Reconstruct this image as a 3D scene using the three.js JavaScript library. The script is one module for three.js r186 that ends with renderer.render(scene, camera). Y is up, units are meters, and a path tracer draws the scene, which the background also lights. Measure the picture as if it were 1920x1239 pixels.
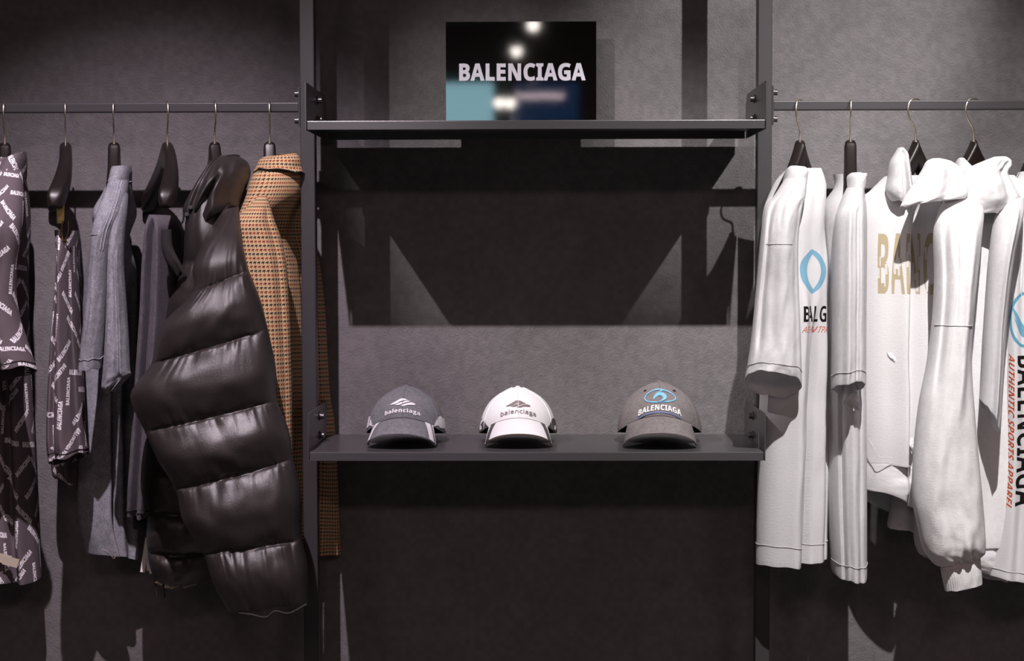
import * as THREE from 'three';
import { RoundedBoxGeometry } from 'three/addons/geometries/RoundedBoxGeometry.js';
import { mergeGeometries, mergeVertices } from 'three/addons/utils/BufferGeometryUtils.js';
import { ImprovedNoise } from 'three/addons/math/ImprovedNoise.js';
import { FontLoader } from 'three/addons/loaders/FontLoader.js';
import { TextGeometry } from 'three/addons/geometries/TextGeometry.js';
import { RectAreaLightUniformsLib } from 'three/addons/lights/RectAreaLightUniformsLib.js';

// ------------------------------------------------------------------ camera, sky, lights, exposure
const EYE = 1.55, F = 3300, CAMZ = 3.649;                 // wall plane z = 0, shelf bay centred on x = 0
const scene = new THREE.Scene();
scene.background = new THREE.Color().setRGB(0.30, 0.47, 0.52);   // dusk daylight outside the far shop window
const camera = new THREE.PerspectiveCamera(2 * Math.atan(619.5 / F) * 180 / Math.PI, 1920 / 1239, 0.1, 60);
camera.position.set(0, EYE, CAMZ);
camera.rotation.order = 'YXZ';
camera.rotation.set(-Math.atan(154.5 / F), Math.atan(45 / F), -0.0022);
camera.focus = 3.36; camera.userData.fStop = 3.2;
camera.updateMatrixWorld(); camera.updateProjectionMatrix();
const renderer = new THREE.WebGLRenderer({ antialias: true });
renderer.toneMapping = THREE.LinearToneMapping;
renderer.toneMappingExposure = 1.0;
renderer.shadowMap.enabled = true;
renderer.shadowMap.type = THREE.PCFSoftShadowMap;
RectAreaLightUniformsLib.init();

// track spots: [x, y, z, target x, y, z, candela, half angle, warm?]
const SPOTS = [
  { at: [1.56, EYE + 1.91, 1.88], to: [0.524, EYE + 0.424, 0], cd: 29, ang: 0.174, pen: 0.62, col: 0xfffaf8, label: 'black ceiling spotlight aimed across at the mirror sign' },
  { at: [0.56, EYE + 1.91, 1.88], to: [1.0, EYE - 1.2, 0], cd: 40, ang: 0.43, pen: 0.8, col: 0xfffaf8, label: 'black ceiling spotlight aimed at the white garments' },
  { at: [-0.62, EYE + 1.91, 1.88], to: [-0.801, EYE - 0.9, 0], cd: 29.5, ang: 0.347, pen: 0.5, col: 0xffeefa, label: 'black ceiling spotlight aimed at the dark garments' },
  { at: [-1.55, EYE + 1.91, 1.88], to: [0.173, EYE - 0.065, 0], cd: 30.4, ang: 0.161, pen: 0.88, col: 0xfff6f6, label: 'black ceiling spotlight aimed across at the caps' },
];
const FILL_PANELS = [[-2.2, 6.6], [0, 6.6], [2.2, 6.6]];       // unseen fill panels, added to lift the shadows
const FILL_POWER = 16.5;

// ------------------------------------------------------------------ helpers
const V = (x, y, z) => new THREE.Vector3(x, y, z);
const at = (px, py, z) => {                                // a point seen at (px, py) lying in the plane z
  const p = V(px / 960 - 1, 1 - py / 619.5, 0.5).unproject(camera).sub(camera.position);
  return camera.position.clone().addScaledVector(p, (z - camera.position.z) / p.z);
};
function rng(seed) { let s = seed >>> 0; return () => { s = (s + 0x6D2B79F5) >>> 0; let t = Math.imul(s ^ (s >>> 15), 1 | s); t = (t + Math.imul(t ^ (t >>> 7), 61 | t)) ^ t; return ((t ^ (t >>> 14)) >>> 0) / 4294967296; }; }
const noise = new ImprovedNoise();
const N3 = (x, y, z) => noise.noise(x, y, z);
const clamp = (x, a, b) => Math.min(b, Math.max(a, x));
const sstep = (a, b, x) => { const t = clamp((x - a) / (b - a), 0, 1); return t * t * (3 - 2 * t); };
const taken = {};
function numbered(n) { const k = taken[n] = (taken[n] ?? -1) + 1; return k ? `${n}_${String(k).padStart(3, '0')}` : n; }
function thing(name, label, category, group, pos) {
  const o = new THREE.Group(); o.name = numbered(name); o.userData = { label, category };
  if (group) o.userData.group = group;
  if (pos) o.position.copy(pos);
  scene.add(o); return o;
}
function part(name, geo, mat, parent, label) {
  const m = new THREE.Mesh(geo, mat); m.name = name; m.castShadow = m.receiveShadow = true;
  if (label) m.userData.label = label;
  parent.add(m); return m;
}
function local(geo, parent) { geo.translate(-parent.position.x, -parent.position.y, -parent.position.z); return geo; }  // world shape under a thing's base
function struct(name, geo, mat, label) {
  const m = part(name, geo, mat, scene); m.userData = { kind: 'structure' }; if (label) m.userData.label = label; return m;
}
function box(x0, y0, z0, x1, y1, z1, r = 0) {
  const g = r ? new RoundedBoxGeometry(x1 - x0, y1 - y0, z1 - z0, 2, r) : new THREE.BoxGeometry(x1 - x0, y1 - y0, z1 - z0);
  g.translate((x0 + x1) / 2, (y0 + y1) / 2, (z0 + z1) / 2);
  const p = g.attributes.position, n = g.attributes.normal, uv = g.attributes.uv;      // uv in metres
  for (let i = 0; i < p.count; i++) {
    const ax = Math.abs(n.getX(i)), ay = Math.abs(n.getY(i)), az = Math.abs(n.getZ(i));
    if (az >= ax && az >= ay) uv.setXY(i, p.getX(i), p.getY(i)); else if (ax >= ay) uv.setXY(i, p.getZ(i), p.getY(i)); else uv.setXY(i, p.getX(i), p.getZ(i));
  }
  return g;
}
function smoothSeams(g) { const q = g.clone(); q.deleteAttribute('uv'); q.deleteAttribute('normal'); const m = mergeVertices(q, 1e-6); m.computeVertexNormals();
  const key = new Map(), p = m.attributes.position, n = m.attributes.normal, k = (x, y, z) => `${Math.round(x * 2e5)},${Math.round(y * 2e5)},${Math.round(z * 2e5)}`;
  for (let i = 0; i < p.count; i++) key.set(k(p.getX(i), p.getY(i), p.getZ(i)), i);
  const P = g.attributes.position, out = new Float32Array(P.count * 3);
  for (let i = 0; i < P.count; i++) { const j = key.get(k(P.getX(i), P.getY(i), P.getZ(i))) ?? 0; out[3 * i] = n.getX(j); out[3 * i + 1] = n.getY(j); out[3 * i + 2] = n.getZ(j); }
  g.setAttribute('normal', new THREE.BufferAttribute(out, 3)); return g; }
function grid(fn, nu, nv, uvfn) {                          // a surface fn(u, v) -> Vector3 over [0,1]^2
  const pos = [], uv = [], idx = [];
  for (let j = 0; j <= nv; j++) for (let i = 0; i <= nu; i++) { const p = fn(i / nu, j / nv); pos.push(p.x, p.y, p.z); const q = uvfn ? uvfn(i / nu, j / nv) : [i / nu, j / nv]; uv.push(q[0], q[1]); }
  for (let j = 0; j < nv; j++) for (let i = 0; i < nu; i++) { const a = j * (nu + 1) + i, b = a + 1, c = a + nu + 1, d = c + 1; idx.push(a, c, b, b, c, d); }
  const g = new THREE.BufferGeometry(); g.setAttribute('position', new THREE.Float32BufferAttribute(pos, 3)); g.setAttribute('uv', new THREE.Float32BufferAttribute(uv, 2)); g.setIndex(idx); g.computeVertexNormals(); return g;
}
function wire(points, r, seg = 40, rad = 8, closed = false) { return new THREE.TubeGeometry(new THREE.CatmullRomCurve3(points, closed, 'centripetal'), seg, r, rad, closed); }

// ------------------------------------------------------------------ procedural textures
function dataTex(w, h, fn, srgb = false) {
  const d = new Uint8Array(w * h * 4);
  for (let y = 0; y < h; y++) for (let x = 0; x < w; x++) { const c = fn(x, y), i = 4 * (y * w + x); d[i] = c[0]; d[i + 1] = c[1] ?? c[0]; d[i + 2] = c[2] ?? c[0]; d[i + 3] = 255; }
  const t = new THREE.DataTexture(d, w, h, THREE.RGBAFormat); t.wrapS = t.wrapT = THREE.RepeatWrapping; t.magFilter = THREE.LinearFilter; t.minFilter = THREE.LinearMipmapLinearFilter; t.generateMipmaps = true;
  if (srgb) t.colorSpace = THREE.SRGBColorSpace; t.needsUpdate = true; return t;
}
function tileNoise(n, cells, seed) {                       // periodic value noise
  const r = rng(seed), g = Array.from({ length: cells * cells }, r);
  return (x, y) => { const fx = x / n * cells, fy = y / n * cells, x0 = Math.floor(fx), y0 = Math.floor(fy), u = fx - x0, v = fy - y0, s = (t) => t * t * (3 - 2 * t), G = (i, j) => g[((j % cells) + cells) % cells * cells + ((i % cells) + cells) % cells];
    return (G(x0, y0) * (1 - s(u)) + G(x0 + 1, y0) * s(u)) * (1 - s(v)) + (G(x0, y0 + 1) * (1 - s(u)) + G(x0 + 1, y0 + 1) * s(u)) * s(v); };
}
function rep(t, metres, my = metres) { const c = t.clone(); c.repeat.set(1 / metres, 1 / my); c.needsUpdate = true; return c; }
const n1 = tileNoise(512, 128, 1), n2 = tileNoise(512, 60, 2), n3 = tileNoise(512, 16, 3), n4 = tileNoise(512, 5, 4);
const plasterBump = dataTex(512, 512, (x, y) => [255 * clamp(0.5 * n1(x, y) + 0.6 * n2(x, y) - 0.05, 0, 1)]);
const plasterTone = dataTex(512, 512, (x, y) => { const k = 225 + 22 * (n2(x, y) - 0.5) + 14 * (n3(x, y) - 0.5) + 10 * (n4(x, y) - 0.5); return [k, k, k]; }, true);
const whiteTone = dataTex(512, 512, (x, y) => { const k = 247 + 8 * (n1(x, y) - 0.5) + 8 * (n3(x, y) - 0.5); return [k, k, k]; }, true);
const clothBump = dataTex(256, 256, (x, y) => [128 + 60 * Math.sin(x * Math.PI / 4) * Math.sin(y * Math.PI / 4) + 110 * (n1(2 * x, 2 * y) - 0.5)]);
const slubBump = dataTex(512, 512, (x, y) => [255 * clamp(0.35 * n1(x, y) + 0.45 * n2(x, y) + 0.4 * n3(x, y) - 0.1, 0, 1)]);
const washTone = dataTex(512, 512, (x, y) => { const k = 205 + 44 * (n1(x, y) - 0.5) + 34 * (n2(x, y) - 0.5) + 26 * (n3(x, y) - 0.5); return [k, k, k]; }, true);
const leatherBump = dataTex(512, 512, (x, y) => [255 * clamp(0.4 * n1(x, y) + 0.4 * n2(x, y) + 0.25 * n3(x, y), 0, 1)]);
function canvas(w, h, draw, srgb = true) {
  const c = document.createElement('canvas'); c.width = w; c.height = h; draw(c.getContext('2d'), w, h);
  const t = new THREE.CanvasTexture(c); t.wrapS = t.wrapT = THREE.RepeatWrapping; if (srgb) t.colorSpace = THREE.SRGBColorSpace; return t;
}
const wordPrint = (bg, fg, seed) => canvas(1024, 1024, (c, w, h) => {          // scattered white lettering on a dark ground, 0.36 m tile
  c.fillStyle = bg; c.fillRect(0, 0, w, h); const r = rng(seed);
  c.fillStyle = fg; c.textAlign = 'center'; c.textBaseline = 'middle';
  const angs = [-0.75, 0.8, 0.75, -1.45, 0.1, 2.4, 0.65, -0.65, 1.5, 0.85];
  for (let j = 0; j < 8; j++) for (let i = 0; i < 6; i++) {
    const x = (i + 0.5 * (j % 2) + 0.25 * (r() - 0.5)) * w / 6, y = (j + 0.3 * (r() - 0.5) + 0.5) * h / 8, a = angs[Math.floor(r() * angs.length)];
    for (const ox of [-w, 0, w]) for (const oy of [-h, 0, h]) { c.save(); c.translate(x + ox, y + oy); c.rotate(a); c.scale(0.72, 1.08); c.font = 'bold 36px sans-serif'; c.fillText('BALENCIAGA', 0, 0); c.lineWidth = 2.2; c.strokeStyle = fg; c.strokeText('BALENCIAGA', 0, 0); c.restore(); }
  }
});
const houndstooth = canvas(512, 512, (c, w, h) => {        // 8 x 8 teeth, 62 mm tile
  c.fillStyle = '#cbad85'; c.fillRect(0, 0, w, h); const r = rng(9);
  for (let k = 0; k < 5000; k++) { c.fillStyle = r() < 0.5 ? 'rgba(226,194,150,0.5)' : 'rgba(168,130,88,0.4)'; c.fillRect(r() * w, r() * h, 3, 3); }
  const S = 64; const reds = ['#7c3016', '#8d3a17', '#6b2a14', '#93421b'], darks = ['#2c3028', '#25241f', '#35392f', '#2f2a28'];
  for (let j = 0; j < 8; j++) for (let i = -1; i < 9; i++) {
    const set = j % 2 ? darks : reds; c.fillStyle = set[Math.floor(r() * 4)];
    const x = i * S, y = j * S; c.beginPath();
    c.moveTo(x + 4, y + 46); c.lineTo(x + 16, y + 22); c.lineTo(x + 32, y + 12); c.lineTo(x + 66, y + 14); c.lineTo(x + 54, y + 32); c.lineTo(x + 48, y + 40); c.lineTo(x + 42, y + 62); c.lineTo(x + 34, y + 58); c.lineTo(x + 34, y + 42); c.lineTo(x + 22, y + 38); c.lineTo(x + 12, y + 50); c.closePath(); c.fill();
  }
});

// ------------------------------------------------------------------ materials
const L = (r, g, b) => new THREE.Color().setRGB(r, g, b);
const mat = (o) => new THREE.MeshPhysicalMaterial({ side: THREE.DoubleSide, ...o });
const M = {
  wall: mat({ color: L(0.198, 0.184, 0.189), roughness: 0.72, specularIntensity: 0.5, map: rep(plasterTone, 0.62), bumpMap: rep(plasterBump, 0.15), bumpScale: 0.0008 }),
  roomWall: mat({ color: L(0.13, 0.11, 0.11), roughness: 0.85, map: rep(plasterTone, 0.62) }),
  ceiling: mat({ color: L(0.05, 0.045, 0.045), roughness: 0.9, map: rep(plasterTone, 0.8) }),
  floor: mat({ color: L(0.26, 0.235, 0.225), roughness: 0.5, map: rep(plasterTone, 1.1) }),
  steel: mat({ color: L(0.052, 0.049, 0.053), roughness: 0.36, metalness: 0.15 }),
  steelShelf: mat({ color: L(0.082, 0.078, 0.083), roughness: 0.3, metalness: 0.25 }),
  bolt: mat({ color: L(0.09, 0.085, 0.088), roughness: 0.32, metalness: 0.6 }),
  hanger: mat({ color: L(0.012, 0.0085, 0.008), roughness: 0.4, specularIntensity: 0.6, clearcoat: 0.15, clearcoatRoughness: 0.3, bumpMap: rep(slubBump, 0.2, 0.02), bumpScale: 0.00006 }),
  hook: mat({ color: L(0.85, 0.76, 0.6), roughness: 0.34, metalness: 1 }),
  gold: mat({ color: L(0.72, 0.52, 0.2), roughness: 0.28, metalness: 1 }),
  mirror: mat({ color: L(0.72, 0.75, 0.78), roughness: 0.03, metalness: 1 }),
  glassEdge: mat({ color: L(0.3, 0.33, 0.35), roughness: 0.15 }),
  vinyl: mat({ color: L(0.78, 0.77, 0.86), roughness: 0.5 }),
  logoShirt: mat({ color: L(1, 1, 1), roughness: 0.8, map: rep(wordPrint('#5f5459', '#f6f1f6', 5), 0.36), bumpMap: rep(clothBump, 0.03), bumpScale: 0.00012 }),
  logoShort: mat({ color: L(1, 1, 1), roughness: 0.75, map: rep(wordPrint('#63575d', '#f6f1f6', 21), 0.34), bumpMap: rep(clothBump, 0.03), bumpScale: 0.00012 }),
  denim: mat({ color: L(0.4, 0.4, 0.45), roughness: 0.9, map: rep(washTone, 0.16), bumpMap: rep(clothBump, 0.022), bumpScale: 0.0002 }),
  denimStitch: mat({ color: L(0.34, 0.34, 0.4), roughness: 0.9 }),
  wool: mat({ color: L(0.15, 0.13, 0.155), roughness: 0.95, map: rep(washTone, 0.12), bumpMap: rep(clothBump, 0.02), bumpScale: 0.0002, sheen: 0.3, sheenColor: L(0.5, 0.45, 0.5), sheenRoughness: 0.6 }),
  leather: mat({ color: L(0.026, 0.0205, 0.0195), roughness: 0.41, specularIntensity: 1, ior: 1.7, bumpMap: rep(leatherBump, 0.05), bumpScale: 0.00028 }),
  hound: mat({ color: L(1, 1, 1), roughness: 0.92, map: rep(houndstooth, 0.0645), bumpMap: rep(clothBump, 0.016), bumpScale: 0.0003 }),
  white: mat({ color: L(0.8, 0.786, 0.805), roughness: 0.95, specularIntensity: 0.3, map: rep(whiteTone, 0.1), bumpMap: rep(slubBump, 0.045), bumpScale: 0.0003, transmission: 0.22, thickness: 0 }),
  fleece: mat({ color: L(0.805, 0.79, 0.803), roughness: 0.97, specularIntensity: 0.25, map: rep(whiteTone, 0.12), bumpMap: rep(slubBump, 0.04), bumpScale: 0.00035 }),
  tag: mat({ color: L(0.8, 0.78, 0.75), roughness: 0.7 }),
  tagBeige: mat({ color: L(0.5, 0.43, 0.34), roughness: 0.7 }),
  cord: mat({ color: L(0.02, 0.018, 0.018), roughness: 0.8 }),
  capGrey: mat({ color: L(0.31, 0.31, 0.335), roughness: 0.92, map: rep(washTone, 0.08), bumpMap: rep(clothBump, 0.012), bumpScale: 0.00025 }),
  capWhite: mat({ color: L(0.88, 0.87, 0.885), roughness: 0.9, bumpMap: rep(clothBump, 0.012), bumpScale: 0.0002 }),
  capWashed: mat({ color: L(0.345, 0.3, 0.305), roughness: 0.93, map: rep(washTone, 0.07), bumpMap: rep(clothBump, 0.012), bumpScale: 0.0003 }),
  capDark: mat({ color: L(0.085, 0.077, 0.078), roughness: 0.9, bumpMap: rep(clothBump, 0.012), bumpScale: 0.0002 }),
  capLining: mat({ color: L(0.022, 0.019, 0.019), roughness: 1, specularIntensity: 0.15 }),
  capLiningTan: mat({ color: L(0.2, 0.15, 0.11), roughness: 0.9 }),
  thread: mat({ color: L(0.86, 0.85, 0.87), roughness: 0.6 }),
  threadTaupe: mat({ color: L(0.22, 0.17, 0.165), roughness: 0.6 }),
  threadBlue: mat({ color: L(0.2, 0.47, 0.68), roughness: 0.5 }),
  threadDeep: mat({ color: L(0.13, 0.16, 0.3), roughness: 0.6 }),
  housing: mat({ color: L(0.02, 0.02, 0.02), roughness: 0.5 }),
};

// ------------------------------------------------------------------ the room
const Y0 = 0, Y1 = 3.75, ZB = 14, XW = 4.6;
struct('wall_back', box(-XW, Y0, -0.12, XW, Y1, 0), M.wall);
struct('wall_left', box(-XW - 0.12, Y0, -0.12, -XW, Y1, ZB + 0.12), M.roomWall);
struct('wall_right', box(XW, Y0, -0.12, XW + 0.12, Y1, ZB + 0.12), M.roomWall);
struct('floor', box(-XW - 0.12, -0.12, -0.12, XW + 0.12, 0, ZB + 0.12), M.floor);
struct('ceiling', box(-XW - 0.12, Y1, -0.12, XW + 0.12, Y1 + 0.12, ZB + 0.12), M.ceiling);
{ // shop front, mirrored in the little sign: two tall panes in a dark wall
  const w = [[-XW, 0, -3, Y1], [-0.42, 0, -0.25, Y1], [0.43, 0, XW, Y1], [-3, 0, -0.42, 0.3], [-3, 3.2, -0.42, Y1], [-0.25, 0, 0.43, 0.3], [-0.25, 3.2, 0.43, Y1]];
  struct('wall_front', mergeGeometries(w.map(([a, b, c, d]) => box(a, b, ZB, c, d, ZB + 0.12))), M.roomWall);
  struct('window_1', box(-3, 0.3, ZB + 0.05, -0.42, 3.2, ZB + 0.058), mat({ color: L(0.95, 1, 1), transmission: 1, roughness: 0, thickness: 0 }));
  struct('window_2', box(-0.25, 0.3, ZB + 0.05, 0.43, 3.2, ZB + 0.058), mat({ color: L(0.16, 0.2, 0.3), transmission: 1, roughness: 0, thickness: 0 }));
}
function spotlight(s) {
  const p = V(...s.at), to = V(...s.to), dir = to.clone().sub(p).normalize();
  const o = thing('ceiling_spotlight', s.label, 'spotlight', 'track spotlights on the ceiling', p);
  const q = new THREE.Quaternion().setFromUnitVectors(V(0, -1, 0), dir), turn = (g) => g.applyQuaternion(q);
  part('housing', turn(new THREE.LatheGeometry([[0.0, 0.15], [0.04, 0.15], [0.045, 0.14], [0.05, 0.02], [0.05, 0.004], [0.046, 0.004], [0.044, 0.02], [0.0, 0.022]].map(([x, y]) => new THREE.Vector2(x, y)), 32)), M.housing, o);
  if (s.globe) part('globe', new THREE.SphereGeometry(0.05, 24, 16).translate(0, -0.03, 0), new THREE.MeshStandardMaterial({ color: 0x111111, emissive: s.col, emissiveIntensity: s.glow }), o);
  else part('lens', turn(new THREE.CylinderGeometry(0.042, 0.042, 0.004, 32).translate(0, 0.014, 0)), new THREE.MeshStandardMaterial({ color: 0x111111, emissive: s.col, emissiveIntensity: 3 }), o);
  part('stem', new THREE.CylinderGeometry(0.009, 0.009, Y1 - p.y, 12).translate(0, (Y1 - p.y) / 2, 0), M.housing, o);
  const l = new THREE.SpotLight(s.col, s.cd, 0, s.ang, s.pen ?? 1, 2); l.position.copy(dir).multiplyScalar(s.globe ? 0.085 : 0.012); l.name = 'lamp_light';
  l.target.position.copy(dir).multiplyScalar(3); l.target.name = 'aim'; l.castShadow = true; l.shadow.radius = 0.7; l.shadow.mapSize.set(2048, 2048);
  o.add(l, l.target); return o;
}
SPOTS.forEach(spotlight);
// lamps far down the shop that the mirror sign shows
for (const [x, y, z, cd, label] of [[-0.18, 3.44, 13.2, 10, 'black ceiling spotlight deep in the shop, nearest the shop window'], [-0.02, 3.47, 11.5, 10, 'black ceiling spotlight deep in the shop, nearest the middle'], [-0.34, 2.94, 13.0, 6, 'low hanging black spotlight before the pale shop window'], [-0.24, 2.94, 13.05, 6, 'low hanging black spotlight before the dark window post']])
  spotlight({ at: [x, y, z], to: [x, 0, z + 0.001], cd, ang: 0.6, col: 0xfff0e4, globe: true, glow: 2.2, label });
FILL_PANELS.forEach(([x, z], i) => {  // area lights added out of view as ambient fill for the shaded wall
  const o = thing('added_fill_panel', ['added square fill light panel above the dark garments side', 'added square fill light panel above the middle of the shop', 'added square fill light panel above the white garments side'][i], 'ceiling light', 'added fill light panels', V(x, Y1 - 0.02, z));
  part('frame', box(-0.42, -0.02, -0.42, 0.42, 0.02, 0.42, 0.006), M.housing, o);
  part('diffuser', box(-0.4, -0.024, -0.4, 0.4, -0.018, 0.4), new THREE.MeshStandardMaterial({ color: 0x222222, emissive: 0xffdcd6, emissiveIntensity: 2 }), o);
  const l = new THREE.RectAreaLight(0xffdcd6, FILL_POWER, 0.8, 0.8); l.position.set(0, -0.03, 0); l.rotation.x = -Math.PI / 2; l.name = 'fill_light'; o.add(l);
});

// ------------------------------------------------------------------ uprights, rails, shelves
const PX = 0.4465, PW = 0.0285, PZ0 = 0.165, PZ1 = 0.198, SH = 0.4295;
for (const s of [-1, 1]) {
  const o = thing('upright_post', s < 0 ? 'dark steel upright post beside the houndstooth coat' : 'dark steel upright post beside the white garments', 'post', 'steel uprights of the wall rack', V(s * PX, 0, (PZ0 + PZ1) / 2));
  part('square_tube', box(-PW / 2, 0, -(PZ1 - PZ0) / 2, PW / 2, Y1, (PZ1 - PZ0) / 2, 0.0025), M.steel, o);
}
function bolt(parent, x, y, z, dir) {                     // hex bolt with washer, axis along x, head pointing to dir
  const g = mergeGeometries([new THREE.CylinderGeometry(0.0085, 0.0085, 0.0016, 20).rotateZ(Math.PI / 2).translate(dir * 0.0008, 0, 0), new THREE.CylinderGeometry(0.0065, 0.0065, 0.007, 6).rotateZ(Math.PI / 2).translate(dir * 0.005, 0, 0)]);
  part('bolt', g.translate(x, y, z), M.bolt, parent);
}
const RY = EYE + 0.2728 + 0.004, RZ = 0.181, RH = 0.0093;
for (const s of [-1, 1]) {
  const x0 = s * (PX + PW / 2), o = thing('clothes_rail', s < 0 ? 'dark square steel rail carrying the dark garments' : 'dark square steel rail carrying the white garments', 'rail', 'square clothes rails', V(x0, RY, RZ));
  part('rail_bar', s < 0 ? box(-1.6, -RH, -RH, -0.003, RH, RH, 0.0024) : box(0.003, -RH, -RH, 1.6, RH, RH, 0.0024), M.steel, o);
  part('end_plate', s < 0 ? box(-0.0032, -0.038, -0.016, 0, 0.038, 0.016, 0.001) : box(0, -0.038, -0.016, 0.0032, 0.038, 0.016, 0.001), M.steel, o);
  for (const y of [-0.026, 0.026]) bolt(o, s * 0.003, y, 0.003, s);
}
function shelf(topY, label) {
  const o = thing('wall_shelf', label, 'shelf', 'folded steel shelves between the uprights', V(0, topY, 0)), zf = 0.349, zb = 0.033, w = SH - 0.0025, lip = 0.0165;
  const sh = new THREE.Shape([[zb, -lip], [zb + 0.002, -lip], [zb + 0.002, -0.002], [zf - 0.002, -0.002], [zf - 0.002, -lip], [zf, -lip], [zf, -0.0016], [zf - 0.0003, -0.0007], [zf - 0.0009, -0.0002], [zf - 0.0018, 0], [zb + 0.0008, 0], [zb, -0.0008]].map(([a, b]) => new THREE.Vector2(a, b)));
  const g = new THREE.ExtrudeGeometry(sh, { depth: 2 * w, bevelEnabled: false }); g.rotateY(-Math.PI / 2).translate(w, 0, 0);
  part('shelf_board', g, M.steelShelf, o);
  for (const s of [-1, 1]) {
    const b = new THREE.Shape([[zb, -lip], [zf, -lip], [zf, 0.072], [zb + 0.024, 0.072], [zb, 0.05]].map(([a, c]) => new THREE.Vector2(a, c)));
    const bg = new THREE.ExtrudeGeometry(b, { depth: 0.0016, bevelEnabled: true, bevelSize: 0.0004, bevelThickness: 0.0003, bevelSegments: 1 }); bg.rotateY(-Math.PI / 2).translate(s > 0 ? SH + 0.0012 : -SH + 0.0004, 0, 0);
    const br = part('side_bracket', bg, M.steelShelf, o);
    for (const y of [0.014, 0.052]) bolt(br, s * (SH - 0.0012), y, 0.181, -s);
  }
  return o;
}
const TOPY = EYE + 0.2385, LOWY = EYE - 0.3835;
shelf(TOPY, 'upper dark steel shelf carrying the mirror sign');
shelf(LOWY, 'lower dark steel shelf carrying the three caps');

// ------------------------------------------------------------------ mirror sign
const font = await new FontLoader().loadAsync('fonts/droid/droid_sans_bold.typeface.json');
const fontR = await new FontLoader().loadAsync('fonts/droid/droid_sans_regular.typeface.json');
{
  const zm = 0.043, a = at(836.5, 225, zm), b = at(1118, 40, zm), w = b.x - a.x, h = b.y - TOPY;
  const o = thing('mirror_sign', 'small rectangular black mirror sign with pale lettering on the upper shelf', 'sign', null, V((a.x + b.x) / 2, TOPY, zm));
  part('mirror_face', box(-w / 2, 0.0005, -0.0005, w / 2, h, 0.0005), M.mirror, o);
  part('mirror_back', box(-w / 2, 0.0005, -0.0045, w / 2, h, -0.0005, 0.0004), M.glassEdge, o);
  const t = letters('BALENCIAGA', font, 0.0003, 0.02, 0.028), bb = t.boundingBox, l = at(861, 152, zm), r = at(1098, 118, zm);
  t.scale((r.x - l.x) / (bb.max.x - bb.min.x), (r.y - l.y) / (bb.max.y - bb.min.y), 1).translate(l.x - o.position.x, l.y - TOPY, 0.0006);
  part('lettering', t, M.vinyl, o, 'pale lavender block capital lettering');
}
function letters(s, f, depth, track = 0, fat = 0) {
  const gs = []; let x = 0;
  for (const ch of s) { const g = new TextGeometry(ch, { font: f, size: 1, depth: 1, curveSegments: 6, bevelEnabled: fat > 0, bevelSize: fat, bevelThickness: 0.001, bevelSegments: 1 }); const sc = 1; g.translate(x, 0, 0); gs.push(g); x += f.generateShapes ? (f.data.glyphs[ch].ha / f.data.resolution) * sc + track : 1; }
  const m = mergeGeometries(gs); m.scale(1, 1, depth); m.computeBoundingBox(); m.translate(-m.boundingBox.min.x, -m.boundingBox.min.y, 0); m.computeBoundingBox(); return m;
}

// ------------------------------------------------------------------ hangers
function hanger(px, deg, label, { side = -1, half = 0.175, group, py = 203, clips = false, neckShift = 0, drop = 0.098, pw = 1.45 } = {}) {
  const hx = at(px, py, RZ).x, o = thing('clothes_hanger', label, 'hanger', group, V(hx, RY, RZ)), th = deg * Math.PI / 180;
  const d = V(Math.sin(th), 0, Math.cos(th)), c = V(Math.cos(th), 0, -Math.sin(th));     // d: towards the near end, c: across
  const P = (x, y, k = 0) => V(d.x * x + c.x * k, y, d.z * x + c.z * k);
  const spine = (s) => { const q = Math.abs(s), dy = -0.094 - drop * Math.pow(q, pw); return P(s * half, dy, side * 0.026 * q * q * q); };
  const g = grid((u, v) => {                               // contoured wooden arm: flat and tall at the neck, round and broad at the ends
    const s = v * 2 - 1, q = Math.abs(s), t = Math.PI * 2 * u, endc = q > 0.9 ? Math.sqrt(Math.max(0, 1 - ((q - 0.9) / 0.1) ** 2)) : 1;
    const hh = (0.027 - 0.009 * Math.pow(q, 0.6)) * endc, tt = (0.0122 + 0.0042 * sstep(0.25, 0.95, q)) * endc;
    const sp = spine(s), ca = Math.cos(t), sa = Math.sin(t), e = 0.55;
    const k = Math.sign(ca) * Math.pow(Math.abs(ca), e) * tt, y = Math.sign(sa) * Math.pow(Math.abs(sa), e) * hh;
    return sp.add(V(c.x * k, y, c.z * k));
  }, 28, 64, (u, v) => [v * 0.42, u * 0.1]);
  part('wooden_body', smoothSeams(g), M.hanger, o);
  const k = neckShift;
  part('hook', wire([P(0, -0.072, k), P(0, -0.05, k), P(0.004, -0.042, k * 0.8), P(0.017, -0.024, 0), P(0.0205, -0.006, 0), P(0.014, 0.0085, 0), P(0, 0.0128, 0), P(-0.013, 0.0085, 0), P(-0.0185, -0.001, 0)], 0.0017, 56, 10), M.hook, o);
  part('hook_collar', new THREE.CylinderGeometry(0.0034, 0.0034, 0.005, 14).translate(P(0, -0.069, k).x, -0.0685, P(0, -0.069, k).z), M.hook, o);
  if (clips) for (const x of [half - 0.03, -half + 0.05]) { const s0 = P(x, -0.196, side * 0.012); part('clip', new RoundedBoxGeometry(0.013, 0.034, 0.02, 2, 0.002).rotateY(th).translate(s0.x, s0.y - 0.012, s0.z), M.gold, o, 'small gold clip'); }
  return o;
}

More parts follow.
